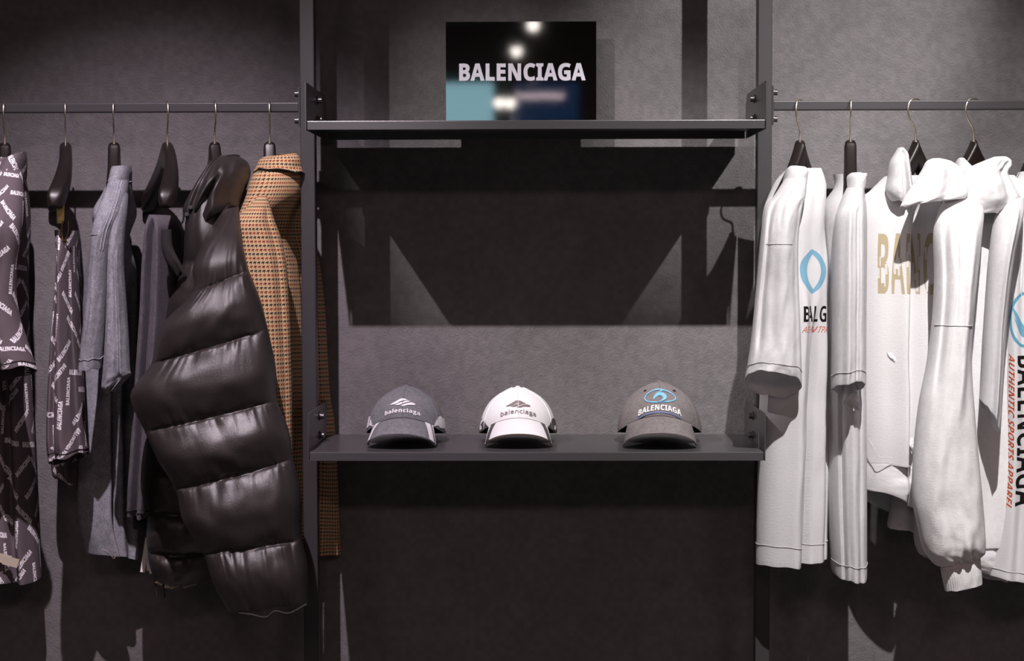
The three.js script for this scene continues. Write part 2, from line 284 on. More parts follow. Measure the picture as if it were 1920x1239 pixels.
// ------------------------------------------------------------------ cloth: lofted, folded tubes
// row: [yl, xl, yr, xr, zl, zr, t, tilt]: left and right edge seen at (x, y) in depth z, half depth t, front edge raised by tilt
const R = (y, xl, xr, z, t, o = {}) => [o.yl ?? y, xl, o.yr ?? y, xr, z, o.zr ?? z, t, o.tilt ?? 0];
function cat(p0, p1, p2, p3, t) { return 0.5 * (2 * p1 + (p2 - p0) * t + (2 * p0 - 5 * p1 + 4 * p2 - p3) * t * t + (3 * p1 - p0 - 3 * p2 + p3) * t * t * t); }
function cloth(rows, { n = 96, per = 10, fold = null, hem = 0.03, sq = 0.9, thick = 0.0014, wave = 0.006 } = {}) {
  const K = rows.map((r) => { const l = at(r[1], r[0], r[4]), q = at(r[3], r[2], r[5]); return [l.x, l.y, l.z, q.x, q.y, q.z, r[6], r[7]]; });
  const m = (rows.length - 1) * per, vals = [];
  for (let j = 0; j <= m; j++) { const f = j / per, i = Math.min(rows.length - 2, Math.floor(f)), t = f - i, a = K[Math.max(0, i - 1)], b = K[i], c = K[i + 1], d = K[Math.min(rows.length - 1, i + 2)]; vals.push(b.map((_, k) => cat(a[k], b[k], c[k], d[k], t))); }
  const ring = (w, v, shrink, dy) => {
    const l = V(w[0], w[1], w[2]), r = V(w[3], w[4], w[5]), c = l.clone().add(r).multiplyScalar(0.5), U = r.clone().sub(l).multiplyScalar(0.5);
    const uh = V(U.x, 0, U.z), ul = uh.length(), nn = V(-uh.z, 0, uh.x).divideScalar(ul); if (nn.z > 0 === false) nn.negate();
    const out = [];
    for (let i = 0; i <= n; i++) {
      const th = -Math.PI / 2 + 2 * Math.PI * i / n, ca = -Math.cos(th), sa = Math.sin(th);
      const a = Math.sign(ca) * Math.pow(Math.abs(ca), sq), b = Math.sign(sa) * Math.pow(Math.abs(sa), sq);
      const fd = fold ? fold(a, v, b) : 0, k = 1 - shrink / Math.max(ul, 0.004);
      const p = c.clone().addScaledVector(U, a * k).addScaledVector(nn, Math.max(0.002, w[6] - shrink) * b + fd * (1 - a ** 6)); p.y += w[7] * b + dy + wave * N3(a * 2.1 + w[0] * 9, b * 1.3, w[2] * 9) * v ** 5; out.push(p);
    }
    return out;
  };
  const rings = vals.map((w, j) => ring(w, j / m, 0, 0)), main = rings.length;
  if (hem) { const w = vals[m]; rings.push(ring(w, 1, thick * 0.5, -0.0004)); for (let k = 0; k <= 4; k++) { const jj = Math.max(0, m - Math.round(per * 0.2 * k)); rings.push(ring(vals[jj], jj / m, thick + 0.0006, 0)); } }
  const pos = [], uv = [], idx = []; let vl = 0;
  const mid = rings[Math.floor(main * 0.5)], us = [0]; for (let i = 1; i <= n; i++) us.push(us[i - 1] + mid[i].distanceTo(mid[i - 1]));
  rings.forEach((g, j) => { if (j) { let s = 0; for (let i = 0; i <= n; i += 8) s += g[i].distanceTo(rings[j - 1][i]); vl += s / (n / 8 + 1); } g.forEach((p, i) => { pos.push(p.x, p.y, p.z); uv.push(us[i], -vl); }); });
  for (let j = 0; j < rings.length - 1; j++) for (let i = 0; i < n; i++) { const a = j * (n + 1) + i, b = a + 1, c = a + n + 1, d = c + 1; idx.push(a, c, b, b, c, d); }
  const g = new THREE.BufferGeometry(); g.setAttribute('position', new THREE.Float32BufferAttribute(pos, 3)); g.setAttribute('uv', new THREE.Float32BufferAttribute(uv, 2)); g.setIndex(idx); g.computeVertexNormals();
  const nr = g.attributes.normal, W = n + 1;
  for (let j = 0; j < rings.length; j++) { const a = V().fromBufferAttribute(nr, j * W).add(V().fromBufferAttribute(nr, j * W + n)).normalize(); nr.setXYZ(j * W, a.x, a.y, a.z); nr.setXYZ(j * W + n, a.x, a.y, a.z); }
  const lens = [0]; { let s = 0; for (let j = 1; j < main; j++) { let q = 0; for (let i = 0; i <= n; i += 8) q += rings[j][i].distanceTo(rings[j - 1][i]); s += q / (n / 8 + 1); lens.push(s); } }
  g.userData = { rings, main, n, us, lens, perim: us[n], length: lens[main - 1] };
  return g;
}
// folds: [a at top, a at bottom, width, depth, v start, v end]
function folds(seed, list, { fine = 0.0016, fa = 2.6, fv = 7, grow = 0.5 } = {}) {
  return (a, v, b) => {
    let d = 0; if (b >= -0.05) for (const [a0, a1, w, dep, v0, v1] of list) { const ac = a0 + (a1 - a0) * v + 0.04 * N3(v * 5, seed, a0 * 7), e = sstep(v0 - 0.02, v0 + 0.12, v) * (1 - sstep((v1 ?? 2) - 0.1, (v1 ?? 2) + 0.02, v)); d += dep * e * Math.exp(-(((a - ac) / w) ** 2)); }
    const g = fine * (1 - grow + 2 * grow * v);
    return d + g * (1.5 * N3(a * fa * 0.5, v * fv * 0.35 + 0.3 * a, seed + 0.5) + 0.8 * N3(a * fa, v * fv + a, seed + b) + 0.25 * N3(a * fa * 1.8, v * fv * 2.4, seed + 9));
  };
}
// a line of stitching, rib or seam following the loft at ring j, from loop index i0 to i1
function along(g, v, off = 0.0006, r = 0.0007, a0 = 0, a1 = 1, up = 0) {
  const { rings, main, n } = g.userData, ring = rings[clamp(Math.round(v * (main - 1)), 0, main - 1)], pts = [], c = ring.reduce((s, p) => s.add(p), V()).divideScalar(ring.length);
  for (let i = Math.round(n * a0); i <= Math.round(n * a1); i++) { const p = ring[i].clone(), d = p.clone().sub(c).setY(0).normalize(); pts.push(p.addScaledVector(d, off).add(V(0, up, 0))); }
  return new THREE.TubeGeometry(new THREE.CatmullRomCurve3(pts), pts.length * 2, r, 5, false);
}
function down(g, u, v0, v1, off = 0.0006, r = 0.0007) {   // seam running down the loft at loop share u
  const { rings, main, n } = g.userData, i = Math.round(u * n), pts = [];
  for (let j = Math.round(v0 * (main - 1)); j <= Math.round(v1 * (main - 1)); j += 2) { const ring = rings[j], c = ring[0].clone().add(ring[n / 2]).multiplyScalar(0.5), p = ring[i].clone(); pts.push(p.addScaledVector(p.clone().sub(c).setY(0).normalize(), off)); }
  return new THREE.TubeGeometry(new THREE.CatmullRomCurve3(pts), pts.length * 2, r, 5, false);
}
function garment(name, label, category, group, px, side) { return thing(name, label, category, group, V(at(px, 203, RZ).x, RY - 0.1, RZ)); }
const put = (o, name, g, m, label) => part(name, local(g, o), m, o, label);
const sub = (p, o, name, g, m, label) => part(name, local(g, o), m, p, label);
function tagCard(o, px, py, z, w, h, rot, m = M.tag, yaw = 0.2) { const g = new RoundedBoxGeometry(w, h, 0.0009, 1, 0.0003).rotateZ(rot).rotateY(yaw), p = at(px, py, z); g.translate(p.x, p.y, p.z); return put(o, 'price_tag', g, m); }
//@@OBJECTS
const LEFT = 'dark wooden hangers on the dark garments rail', RIGHT = 'dark wooden hangers on the white garments rail';
hanger(8, 12, 'dark hanger with brass hook inside the lettered shirt at the far left', { group: LEFT, half: 0.12, side: 0, drop: 0.115, pw: 0.85 });
hanger(122, 15.5, 'dark hanger with brass hook holding the lettered shorts by clips', { group: LEFT, half: 0.18, clips: true });
hanger(213, 11, 'dark hanger with brass hook inside the faded grey denim shirt', { group: LEFT, half: 0.115, side: 0, drop: 0.115, pw: 0.85 });
hanger(313, 18, 'bare-ended dark hanger with brass hook above the plum grey trousers', { group: LEFT, half: 0.185 });
hanger(402, 18, 'dark hanger with brass hook inside the black leather puffer jacket', { group: LEFT, half: 0.115, side: 0, drop: 0.115, pw: 0.85 });
hanger(505, 9, 'dark hanger with brass hook inside the tan houndstooth coat', { group: LEFT, half: 0.056, side: 0, drop: 0.09, pw: 0.85 });
hanger(1500, -30, 'dark hanger with brass hook inside the white tee next to the steel post', { group: RIGHT, half: 0.12, side: 0, drop: 0.115, pw: 0.85 });
hanger(1595, -9, 'dark hanger with brass hook inside the narrow white tee', { group: RIGHT, half: 0.12, side: 0, drop: 0.115, pw: 0.85 });
hanger(1717, -58, 'dark hanger with brass hook inside the white hoodie with beige block letters', { group: RIGHT, half: 0.085, side: 0, drop: 0.11, pw: 0.9 });
hanger(1826, -62, 'dark hanger with brass hook inside the white hoodie with the long hanging sleeve', { group: RIGHT, half: 0.085, side: 0, drop: 0.11, pw: 0.9 });
hanger(1942, -45, 'dark hanger at the photo edge inside the white tee with vertical lettering', { group: RIGHT, half: 0.085, side: 0, drop: 0.11, pw: 0.9 });

// ---- lettered shirt, far left
{
  const o = garment('lettered_shirt', 'dark shirt printed all over with white lettering, cut off at the far left', 'shirt', null, 8);
  const body = cloth([R(296, -18, 40, 0.18, 0.035), R(325, -40, 43, 0.18, 0.06), R(370, -60, 45, 0.18, 0.115), R(430, -72, 47, 0.17, 0.125), R(500, -76, 48, 0.15, 0.095), R(580, -79, 51, 0.135, 0.07), R(700, -84, 57, 0.125, 0.06), R(850, -88, 64, 0.125, 0.06), R(1000, -90, 71, 0.13, 0.065), R(1086, -92, 76, 0.135, 0.065)],
    { fold: folds(1, [[0.35, 0.55, 0.1, -0.03, 0.3], [0.62, 0.8, 0.1, 0.012, 0.4], [-0.2, 0.1, 0.14, 0.014, 0.35], [0.1, 0.3, 0.1, -0.012, 0.5]], { fine: 0.003 }) });
  put(o, 'shirt_body', body, M.logoShirt);
  const sl = cloth([R(318, -30, 40, 0.25, 0.03), R(360, -46, 42, 0.29, 0.045), R(420, -58, 40, 0.335, 0.05), R(500, -64, 29, 0.345, 0.052), R(575, -68, 31, 0.35, 0.052), R(640, -72, 50, 0.352, 0.052), R(705, -78, 68, 0.354, 0.05, { yl: 722, yr: 690, tilt: 0.012 })],
    { fold: folds(2, [[0.1, 0.2, 0.14, -0.02, 0.4], [0.55, 0.3, 0.14, 0.012, 0.3], [-0.3, -0.4, 0.2, 0.012, 0.3]], { fine: 0.003 }) });
  const s = put(o, 'sleeve', sl, M.logoShirt); sub(s, o, 'hem_seam', along(sl, 0.95, 0.0006, 0.0008), M.cord);
  const col = cloth([R(285, 17, 47, 0.2, 0.03, { yl: 297 }), R(300, 10, 48, 0.2, 0.04), R(318, 2, 46, 0.2, 0.052), R(334, -6, 44, 0.2, 0.062)], { fold: folds(3, [], { fine: 0.001 }) });
  put(o, 'collar', col, M.logoShirt);
  for (let k = 0; k < 2; k++) tagCard(o, 6 + 14 * k, 1047 + 6 * k, 0.2, 0.03, 0.018, -0.3, M.tagBeige);
}
// ---- lettered shorts on clips
{
  const o = garment('lettered_shorts', 'narrow dark shorts printed with white lettering, clipped below a bare hanger', 'shorts', null, 122);
  const near = cloth([R(432, 112, 140, 0.24, 0.07), R(470, 113, 138, 0.26, 0.06), R(520, 111, 141, 0.27, 0.06), R(600, 104, 146, 0.28, 0.06), R(680, 97, 151, 0.28, 0.06), R(760, 93, 156, 0.28, 0.06), R(825, 91, 161, 0.28, 0.058), R(862, 95, 164, 0.28, 0.055, { yl: 872, yr: 850, tilt: 0.008 })],
    { fold: folds(5, [[-0.35, -0.45, 0.12, -0.018, 0.15], [0.1, 0.15, 0.3, 0.012, 0.1], [0.75, 0.8, 0.12, -0.012, 0.1]], { fine: 0.0028 }) });
  const n = put(o, 'near_leg', near, M.logoShort); sub(n, o, 'hem_seam', along(near, 0.93, 0.0006, 0.0009), M.cord);
  const far = cloth([R(436, 118, 141, 0.1, 0.06), R(520, 116, 146, 0.1, 0.06), R(640, 108, 154, 0.1, 0.06), R(780, 102, 160, 0.1, 0.06), R(880, 100, 165, 0.1, 0.055), R(906, 112, 166, 0.1, 0.05, { yl: 890, yr: 908 })], { fold: folds(6, [[0.2, 0.2, 0.2, 0.01, 0.2]], { fine: 0.0025 }) });
  put(o, 'far_leg', far, M.logoShort);
  const p0 = at(117, 416, 0.335), p1 = at(120, 452, 0.31), p2 = at(128, 414, 0.32);
  put(o, 'hanging_loop', wire([p0, p0.clone().lerp(p1, 0.5).add(V(-0.002, 0, 0.002)), p1, p1.clone().lerp(p2, 0.5).add(V(0.004, 0, 0)), p2], 0.0011, 30, 6), M.gold);
}
// ---- faded denim shirt
{
  const o = garment('denim_shirt', 'faded blue grey denim shirt with a short wide sleeve and stitched collar', 'shirt', null, 213);
  const body = cloth([R(325, 208, 243, 0.18, 0.04), R(360, 200, 243, 0.18, 0.075), R(410, 186, 243, 0.18, 0.12), R(480, 174, 243, 0.17, 0.11, { zr: 0.14 }), R(560, 168, 244, 0.17, 0.07, { zr: 0.11 }), R(720, 160, 248, 0.175, 0.045, { zr: 0.08 }), R(850, 158, 250, 0.18, 0.045, { zr: 0.07 }), R(960, 158, 250, 0.18, 0.045, { zr: 0.07 }), R(1040, 176, 244, 0.17, 0.045, { zr: 0.08, yl: 1036, yr: 1044 })],
    { fold: folds(11, [[-0.25, -0.3, 0.12, -0.022, 0.4], [-0.62, -0.65, 0.16, 0.014, 0.4], [0.3, 0.35, 0.3, -0.016, 0.4]], { fine: 0.0035 }) });
  put(o, 'shirt_body', body, M.denim);
  const sl = cloth([R(338, 206, 241, 0.25, 0.03), R(370, 194, 236, 0.28, 0.036), R(405, 181, 226, 0.315, 0.038), R(440, 173, 212, 0.33, 0.036), R(500, 168, 202, 0.335, 0.034), R(560, 163, 199, 0.34, 0.034), R(630, 155, 195, 0.34, 0.034), R(694, 148, 191, 0.34, 0.034, { yl: 692, yr: 686, tilt: -0.004 })],
    { fold: folds(12, [[0.1, 0.0, 0.3, 0.004, 0.2]], { fine: 0.0022 }) });
  const s = put(o, 'sleeve', sl, M.denim);
  sub(s, o, 'hem_seam', along(sl, 0.94, 0.0008, 0.0008, 0.2, 0.85), M.denimStitch);
  sub(s, o, 'shoulder_seam', down(sl, 0.56, 0.02, 0.5, 0.0008, 0.0009), M.denimStitch);
  sub(s, o, 'shoulder_seam', down(sl, 0.6, 0.02, 0.5, 0.0008, 0.0009), M.denimStitch);
  sub(s, o, 'armhole_seam', along(sl, 0.43, 0.0007, 0.0009, 0.26, 0.5), M.denimStitch);
  const tip = cloth([R(362, 212, 240, 0.268, 0.025), R(400, 206, 237, 0.3, 0.03), R(440, 205, 233, 0.318, 0.03), R(500, 203, 231, 0.326, 0.03), R(560, 201, 235, 0.332, 0.03), R(630, 198, 240, 0.335, 0.03), R(690, 194, 243, 0.338, 0.028), R(718, 191, 243, 0.338, 0.024, { yl: 724, yr: 704 }), R(733, 198, 214, 0.338, 0.014, { yl: 729, yr: 734 })],
    { fold: folds(13, [[0.2, 0.3, 0.2, -0.008, 0.3], [0.6, 0.55, 0.14, 0.006, 0.3]], { fine: 0.003, fv: 12 }) });
  sub(s, o, 'sleeve_back_panel', tip, M.denim);
  const col = cloth([R(311, 212, 244, 0.2, 0.035, { yl: 313 }), R(322, 209, 245, 0.2, 0.042), R(334, 207, 244, 0.2, 0.05), R(345, 204, 243, 0.2, 0.055)], { fold: folds(14, [], { fine: 0.0008 }) });
  const c = put(o, 'collar', col, M.denim); sub(c, o, 'collar_seam', along(col, 0.82, 0.001, 0.0011), M.denimStitch);
  const lp = at(212, 1042, 0.28); put(o, 'inner_label', wire([at(190, 1030, 0.19), at(200, 1032, 0.19), at(214, 1047, 0.18), at(216, 1040, 0.18)], 0.0006, 20, 6), M.tagBeige);
}
// ---- plum grey trousers
{
  const o = garment('folded_trousers', 'plum grey trousers folded over a hanger between denim shirt and leather jacket', 'trousers', null, 313);
  const leg = cloth([R(404, 290, 322, 0.17, 0.1), R(430, 282, 334, 0.18, 0.11), R(500, 275, 336, 0.18, 0.11), R(580, 271, 334, 0.18, 0.11), R(680, 264, 328, 0.18, 0.11), R(800, 256, 320, 0.18, 0.11), R(900, 250, 310, 0.18, 0.11), R(955, 247, 302, 0.18, 0.1)],
    { fold: folds(17, [[-0.1, -0.1, 0.16, -0.03, 0.05], [-0.55, -0.55, 0.2, 0.01, 0.05], [0.45, 0.4, 0.2, 0.014, 0.05]], { fine: 0.0018 }) });
  const l = put(o, 'trouser_leg', leg, M.wool); sub(l, o, 'hem_seam', along(leg, 0.955, 0.0008, 0.0009), M.cord);
  const st = cloth([R(430, 303, 322, 0.325, 0.006), R(462, 303, 324, 0.318, 0.008), R(492, 312, 338, 0.31, 0.008), R(515, 330, 350, 0.3, 0.006)], { n: 32, fold: folds(18, [], { fine: 0.0008 }) });
  put(o, 'waist_strap', st, M.cord);
  tagCard(o, 272, 1040, 0.2, 0.009, 0.07, -0.16); tagCard(o, 281, 1052, 0.2, 0.007, 0.05, 0.12); tagCard(o, 277, 1046, 0.195, 0.006, 0.05, 0.02);
  put(o, 'tag_string', wire([at(262, 955, 0.2), at(270, 985, 0.2), at(274, 1008, 0.2)], 0.0006, 12, 5), M.cord);
  const band = cloth([R(958, 252, 292, 0.17, 0.05), R(975, 252, 292, 0.17, 0.05), R(984, 252, 292, 0.17, 0.05)], { n: 32, fold: folds(19, [], { fine: 0.001 }) }); put(o, 'inner_hem', band, M.cord);
}
// ---- black leather puffer jacket
{
  const o = garment('puffer_jacket', 'glossy black leather puffer jacket with a thick quilted sleeve', 'jacket', null, 402);
  const quilt = (seed, seams, bulge, wr) => (a, v, b) => {              // baffles between seams, gathers running off each seam
    let i = 0; while (i < seams.length - 2 && v > seams[i + 1]) i++;
    const q = clamp((v - seams[i]) / (seams[i + 1] - seams[i]), 0, 1), sg = b >= 0 ? 1 : -1, up = Math.pow(q, 0.42), dn = Math.pow(1 - q, 0.55);
    const puff = bulge * (Math.min(1, 1.28 * up * dn * 1.1) - 0.62) * Math.pow(Math.abs(b), 0.35);
    const f = a * 7 + 0.6 * N3(a * 3, i * 3.1, seed), gath = wr * (0.3 + 2.2 * Math.abs(N3(a * 2.1 + 3.7 * i, i * 1.9, seed + 6))) * (1.0 * Math.exp(-q / 0.16) + 0.8 * Math.exp(-(1 - q) / 0.12)) * (N3(f, i * 7.3 + q * 1.4, seed) * 1.2 + 0.5 * N3(f * 2.1, i * 3.3 + q * 2, seed + 4));
    const soft = 0.004 * N3(a * 1.7 + i, q * 2.2, seed + 8) + 0.0022 * N3(a * 4, q * 4 + i * 5, seed + 2);
    return sg * (puff + gath * Math.abs(b) + soft);
  };
  const body = cloth([R(318, 392, 430, 0.19, 0.04), R(350, 372, 440, 0.19, 0.07), R(395, 356, 448, 0.19, 0.1), R(450, 350, 460, 0.19, 0.12), R(520, 340, 470, 0.19, 0.12), R(560, 322, 472, 0.19, 0.12), R(620, 304, 474, 0.19, 0.12), R(660, 288, 474, 0.19, 0.12), R(730, 270, 470, 0.185, 0.12), R(800, 268, 462, 0.18, 0.12), R(850, 274, 450, 0.18, 0.12), R(900, 274, 440, 0.18, 0.12), R(950, 280, 430, 0.18, 0.12), R(1000, 280, 420, 0.18, 0.12), R(1045, 284, 412, 0.18, 0.11), R(1080, 294, 400, 0.18, 0.1)],
    { n: 128, per: 14, fold: quilt(31, [0, 0.24, 0.38, 0.5, 0.6, 0.7, 0.8, 0.9, 1], 0.03, 0.006), thick: 0.004 });
  put(o, 'jacket_body', body, M.leather);
  const rows = [[392, 412, 386, 440, 0.27, 0.25, 0.03, 0], [420, 400, 418, 446, 0.3, 0.28, 0.045, 0], [455, 381, 446, 452, 0.34, 0.32, 0.055, 0], [500, 362, 476, 459, 0.37, 0.35, 0.06, 0], [549, 360, 508, 467, 0.38, 0.37, 0.058, 0],
    [612, 303, 562, 488, 0.395, 0.38, 0.068, 0], [682, 284, 617, 502, 0.4, 0.385, 0.062, 0], [740, 246, 690, 517, 0.405, 0.39, 0.07, 0], [808, 272, 749, 519, 0.41, 0.39, 0.062, 0],
    [862, 297, 806, 541, 0.412, 0.395, 0.068, 0], [916, 329, 859, 549, 0.412, 0.395, 0.058, 0], [976, 344, 932, 565, 0.412, 0.4, 0.066, 0], [1033, 380, 1008, 566, 0.412, 0.4, 0.056, 0], [1088, 399, 1066, 577, 0.41, 0.4, 0.06, 0], [1146, 430, 1131, 580, 0.41, 0.4, 0.045, 0.004]];
  const sl = cloth(rows, { n: 192, per: 20, fold: quilt(33, [-0.1, 4 / 14, 6 / 14, 8 / 14, 10 / 14, 12 / 14, 1.02], 0.026, 0.009), thick: 0.005, sq: 0.82 });
  const s = put(o, 'quilted_sleeve', sl, M.leather);
  for (const v of [4, 6, 8, 10, 12]) sub(s, o, 'quilt_seam', along(sl, v / 14, -0.0012, 0.0011, 0.24, 0.76), M.cord);
  sub(s, o, 'cuff_lining', wire([at(432, 1147, 0.43), at(470, 1152, 0.445), at(500, 1157, 0.445), at(515, 1146, 0.445), at(540, 1150, 0.44), at(575, 1133, 0.43)], 0.0022, 50, 8), M.cord);
  const col = cloth([R(292, 410, 446, 0.2, 0.045, { yl: 298 }), R(303, 398, 462, 0.205, 0.06), R(322, 384, 468, 0.21, 0.075), R(345, 370, 462, 0.215, 0.085), R(370, 356, 454, 0.22, 0.085), R(395, 346, 446, 0.225, 0.08), R(414, 352, 420, 0.23, 0.06)],
    { n: 128, per: 12, fold: (a, v, b) => 0.006 * N3(a * 3, v * 3, 41) + (b > 0 ? 0.018 * Math.exp(-(((a + 0.15 - 0.6 * v) / 0.22) ** 2)) * sstep(0.1, 0.4, v) - 0.03 * Math.exp(-(((a - 0.25 + 0.5 * v) / 0.12) ** 2)) * sstep(0.25, 0.6, v) - 0.02 * Math.exp(-(((a + 0.75 - 0.3 * v) / 0.12) ** 2)) : 0), thick: 0.004 });
  const c = put(o, 'funnel_collar', col, M.leather);
  sub(c, o, 'collar_edge', along(col, 0.0, 0.001, 0.002, 0.15, 0.85), M.leather);
  for (let k = 0; k < 2; k++) sub(c, o, 'collar_snap', new THREE.CylinderGeometry(0.004, 0.004, 0.003, 16).rotateX(1.2).translate(...at(350 + 7 * k, 402 - 13 * k, 0.285).toArray()), M.cord);
  tagCard(o, 303, 1084, 0.25, 0.014, 0.026, -0.5, M.tagBeige); tagCard(o, 314, 1088, 0.255, 0.01, 0.03, -0.06, M.tagBeige); tagCard(o, 325, 1088, 0.25, 0.02, 0.03, 0.3, M.tagBeige); tagCard(o, 352, 1086, 0.25, 0.026, 0.03, 0.28, M.tagBeige);
  for (const x of [291, 306]) put(o, 'drawcord', wire([at(x, 1070, 0.24), at(x + 1, 1095, 0.24), at(x + 3, 1120, 0.24)], 0.0014, 12, 6), M.cord);
}
// ---- houndstooth coat
{
  const o = garment('houndstooth_coat', 'tan houndstooth wool coat hanging half behind the steel post', 'coat', null, 505);
  const body = cloth([R(300, 502, 546, 0.215, 0.03, { zr: 0.155 }), R(330, 496, 544, 0.24, 0.045, { zr: 0.14 }), R(365, 484, 548, 0.25, 0.05, { zr: 0.12 }), R(400, 462, 556, 0.25, 0.045, { zr: 0.085 }), R(440, 446, 572, 0.23, 0.04, { zr: 0.05 }), R(490, 442, 592, 0.225, 0.038, { zr: 0.018 }), R(580, 442, 604, 0.225, 0.036, { zr: 0.009 }), R(700, 440, 611, 0.22, 0.036, { zr: 0.007 }), R(750, 436, 616, 0.22, 0.036, { zr: 0.007 }), R(790, 432, 623, 0.215, 0.036, { zr: 0.007 }), R(860, 420, 628, 0.21, 0.038, { zr: 0.007 }), R(960, 400, 634, 0.2, 0.036, { zr: 0.007 }), R(1045, 378, 638, 0.2, 0.034, { zr: 0.007, yl: 1066, yr: 1034 })],
    { n: 128, fold: folds(45, [[0.3, 0.35, 0.12, -0.012, 0.2], [-0.1, -0.2, 0.2, 0.008, 0.2], [0.62, 0.6, 0.12, 0.006, 0.3]], { fine: 0.0016 }) });
  put(o, 'coat_body', body, M.hound);
  const sl = cloth([R(366, 486, 500, 0.262, 0.01), R(384, 468, 506, 0.268, 0.02), R(402, 450, 511, 0.272, 0.028), R(420, 438, 517, 0.272, 0.036), R(445, 436, 526, 0.27, 0.04), R(500, 442, 537, 0.272, 0.042), R(600, 452, 544, 0.272, 0.042), R(700, 462, 547, 0.268, 0.042), R(800, 474, 549, 0.262, 0.04), R(880, 484, 549, 0.258, 0.038), R(935, 492, 548, 0.255, 0.036)],
    { n: 112, fold: folds(46, [[0.75, 0.8, 0.12, -0.01, 0.1], [0.2, 0.3, 0.3, 0.004, 0.1]], { fine: 0.0016 }) });
  const s = put(o, 'sleeve', sl, M.hound); sub(s, o, 'cuff_seam', along(sl, 0.94, 0.0008, 0.0009), M.cord);
  const col = cloth([R(288, 508, 547, 0.21, 0.03, { zr: 0.17, yl: 292, yr: 287 }), R(298, 500, 549, 0.222, 0.04, { zr: 0.165 }), R(312, 496, 549, 0.23, 0.045, { zr: 0.16, yr: 318 }), R(324, 497, 547, 0.235, 0.05, { zr: 0.155, yl: 318, yr: 331 })], { n: 96, fold: folds(47, [], { fine: 0.0008 }), thick: 0.003 });
  const c = put(o, 'collar', col, M.hound); sub(c, o, 'collar_edge', along(col, 1, 0.0005, 0.0013, 0.2, 0.8), M.cord);
}
// ---- printing on white tees: metric layout on the cloth
function printed(g, base, draw) {                          // colour map over the whole unrolled tube, in metres
  const { perim, length } = g.userData, W = 1536, H = Math.min(2048, Math.round(W * length / perim));
  const t = canvas(W, H, (c, w, h) => { c.fillStyle = '#f7f7f7'; c.fillRect(0, 0, w, h); c.save(); c.scale(w / perim, h / length); draw(c, (a, v) => [uAt(g, a), v * length]); c.restore(); });
  t.repeat.set(1 / perim, 1 / length); t.offset.set(0, 0); t.wrapS = t.wrapT = THREE.RepeatWrapping;
  const m = base.clone(); m.map = t; return m;
}
function uAt(g, a, sq = 0.9) { const ca = Math.sign(a) * Math.pow(Math.abs(a), 1 / sq), th = Math.acos(clamp(-ca, -1, 1)), f = (th + Math.PI / 2) / (2 * Math.PI) * g.userData.n, i = Math.floor(f), u = g.userData.us; return u[i] + (u[Math.min(g.userData.n, i + 1)] - u[i]) * (f - i); }
function word(c, s, x, y, w, h, col, { bold = true, italic = false, rot = 0, font: ff = 'sans-serif' } = {}) {
  c.save(); c.translate(x, y); c.rotate(rot); c.font = `${italic ? 'italic ' : ''}${bold ? 'bold ' : ''}100px ${ff}`; const mw = c.measureText(s).width; c.scale(w / mw, h / 72); if (italic) c.transform(1, 0, -0.2, 1, 0, 0); c.fillStyle = col; c.textBaseline = 'alphabetic'; c.textAlign = 'left'; c.fillText(s, 0, 0); c.restore();
}
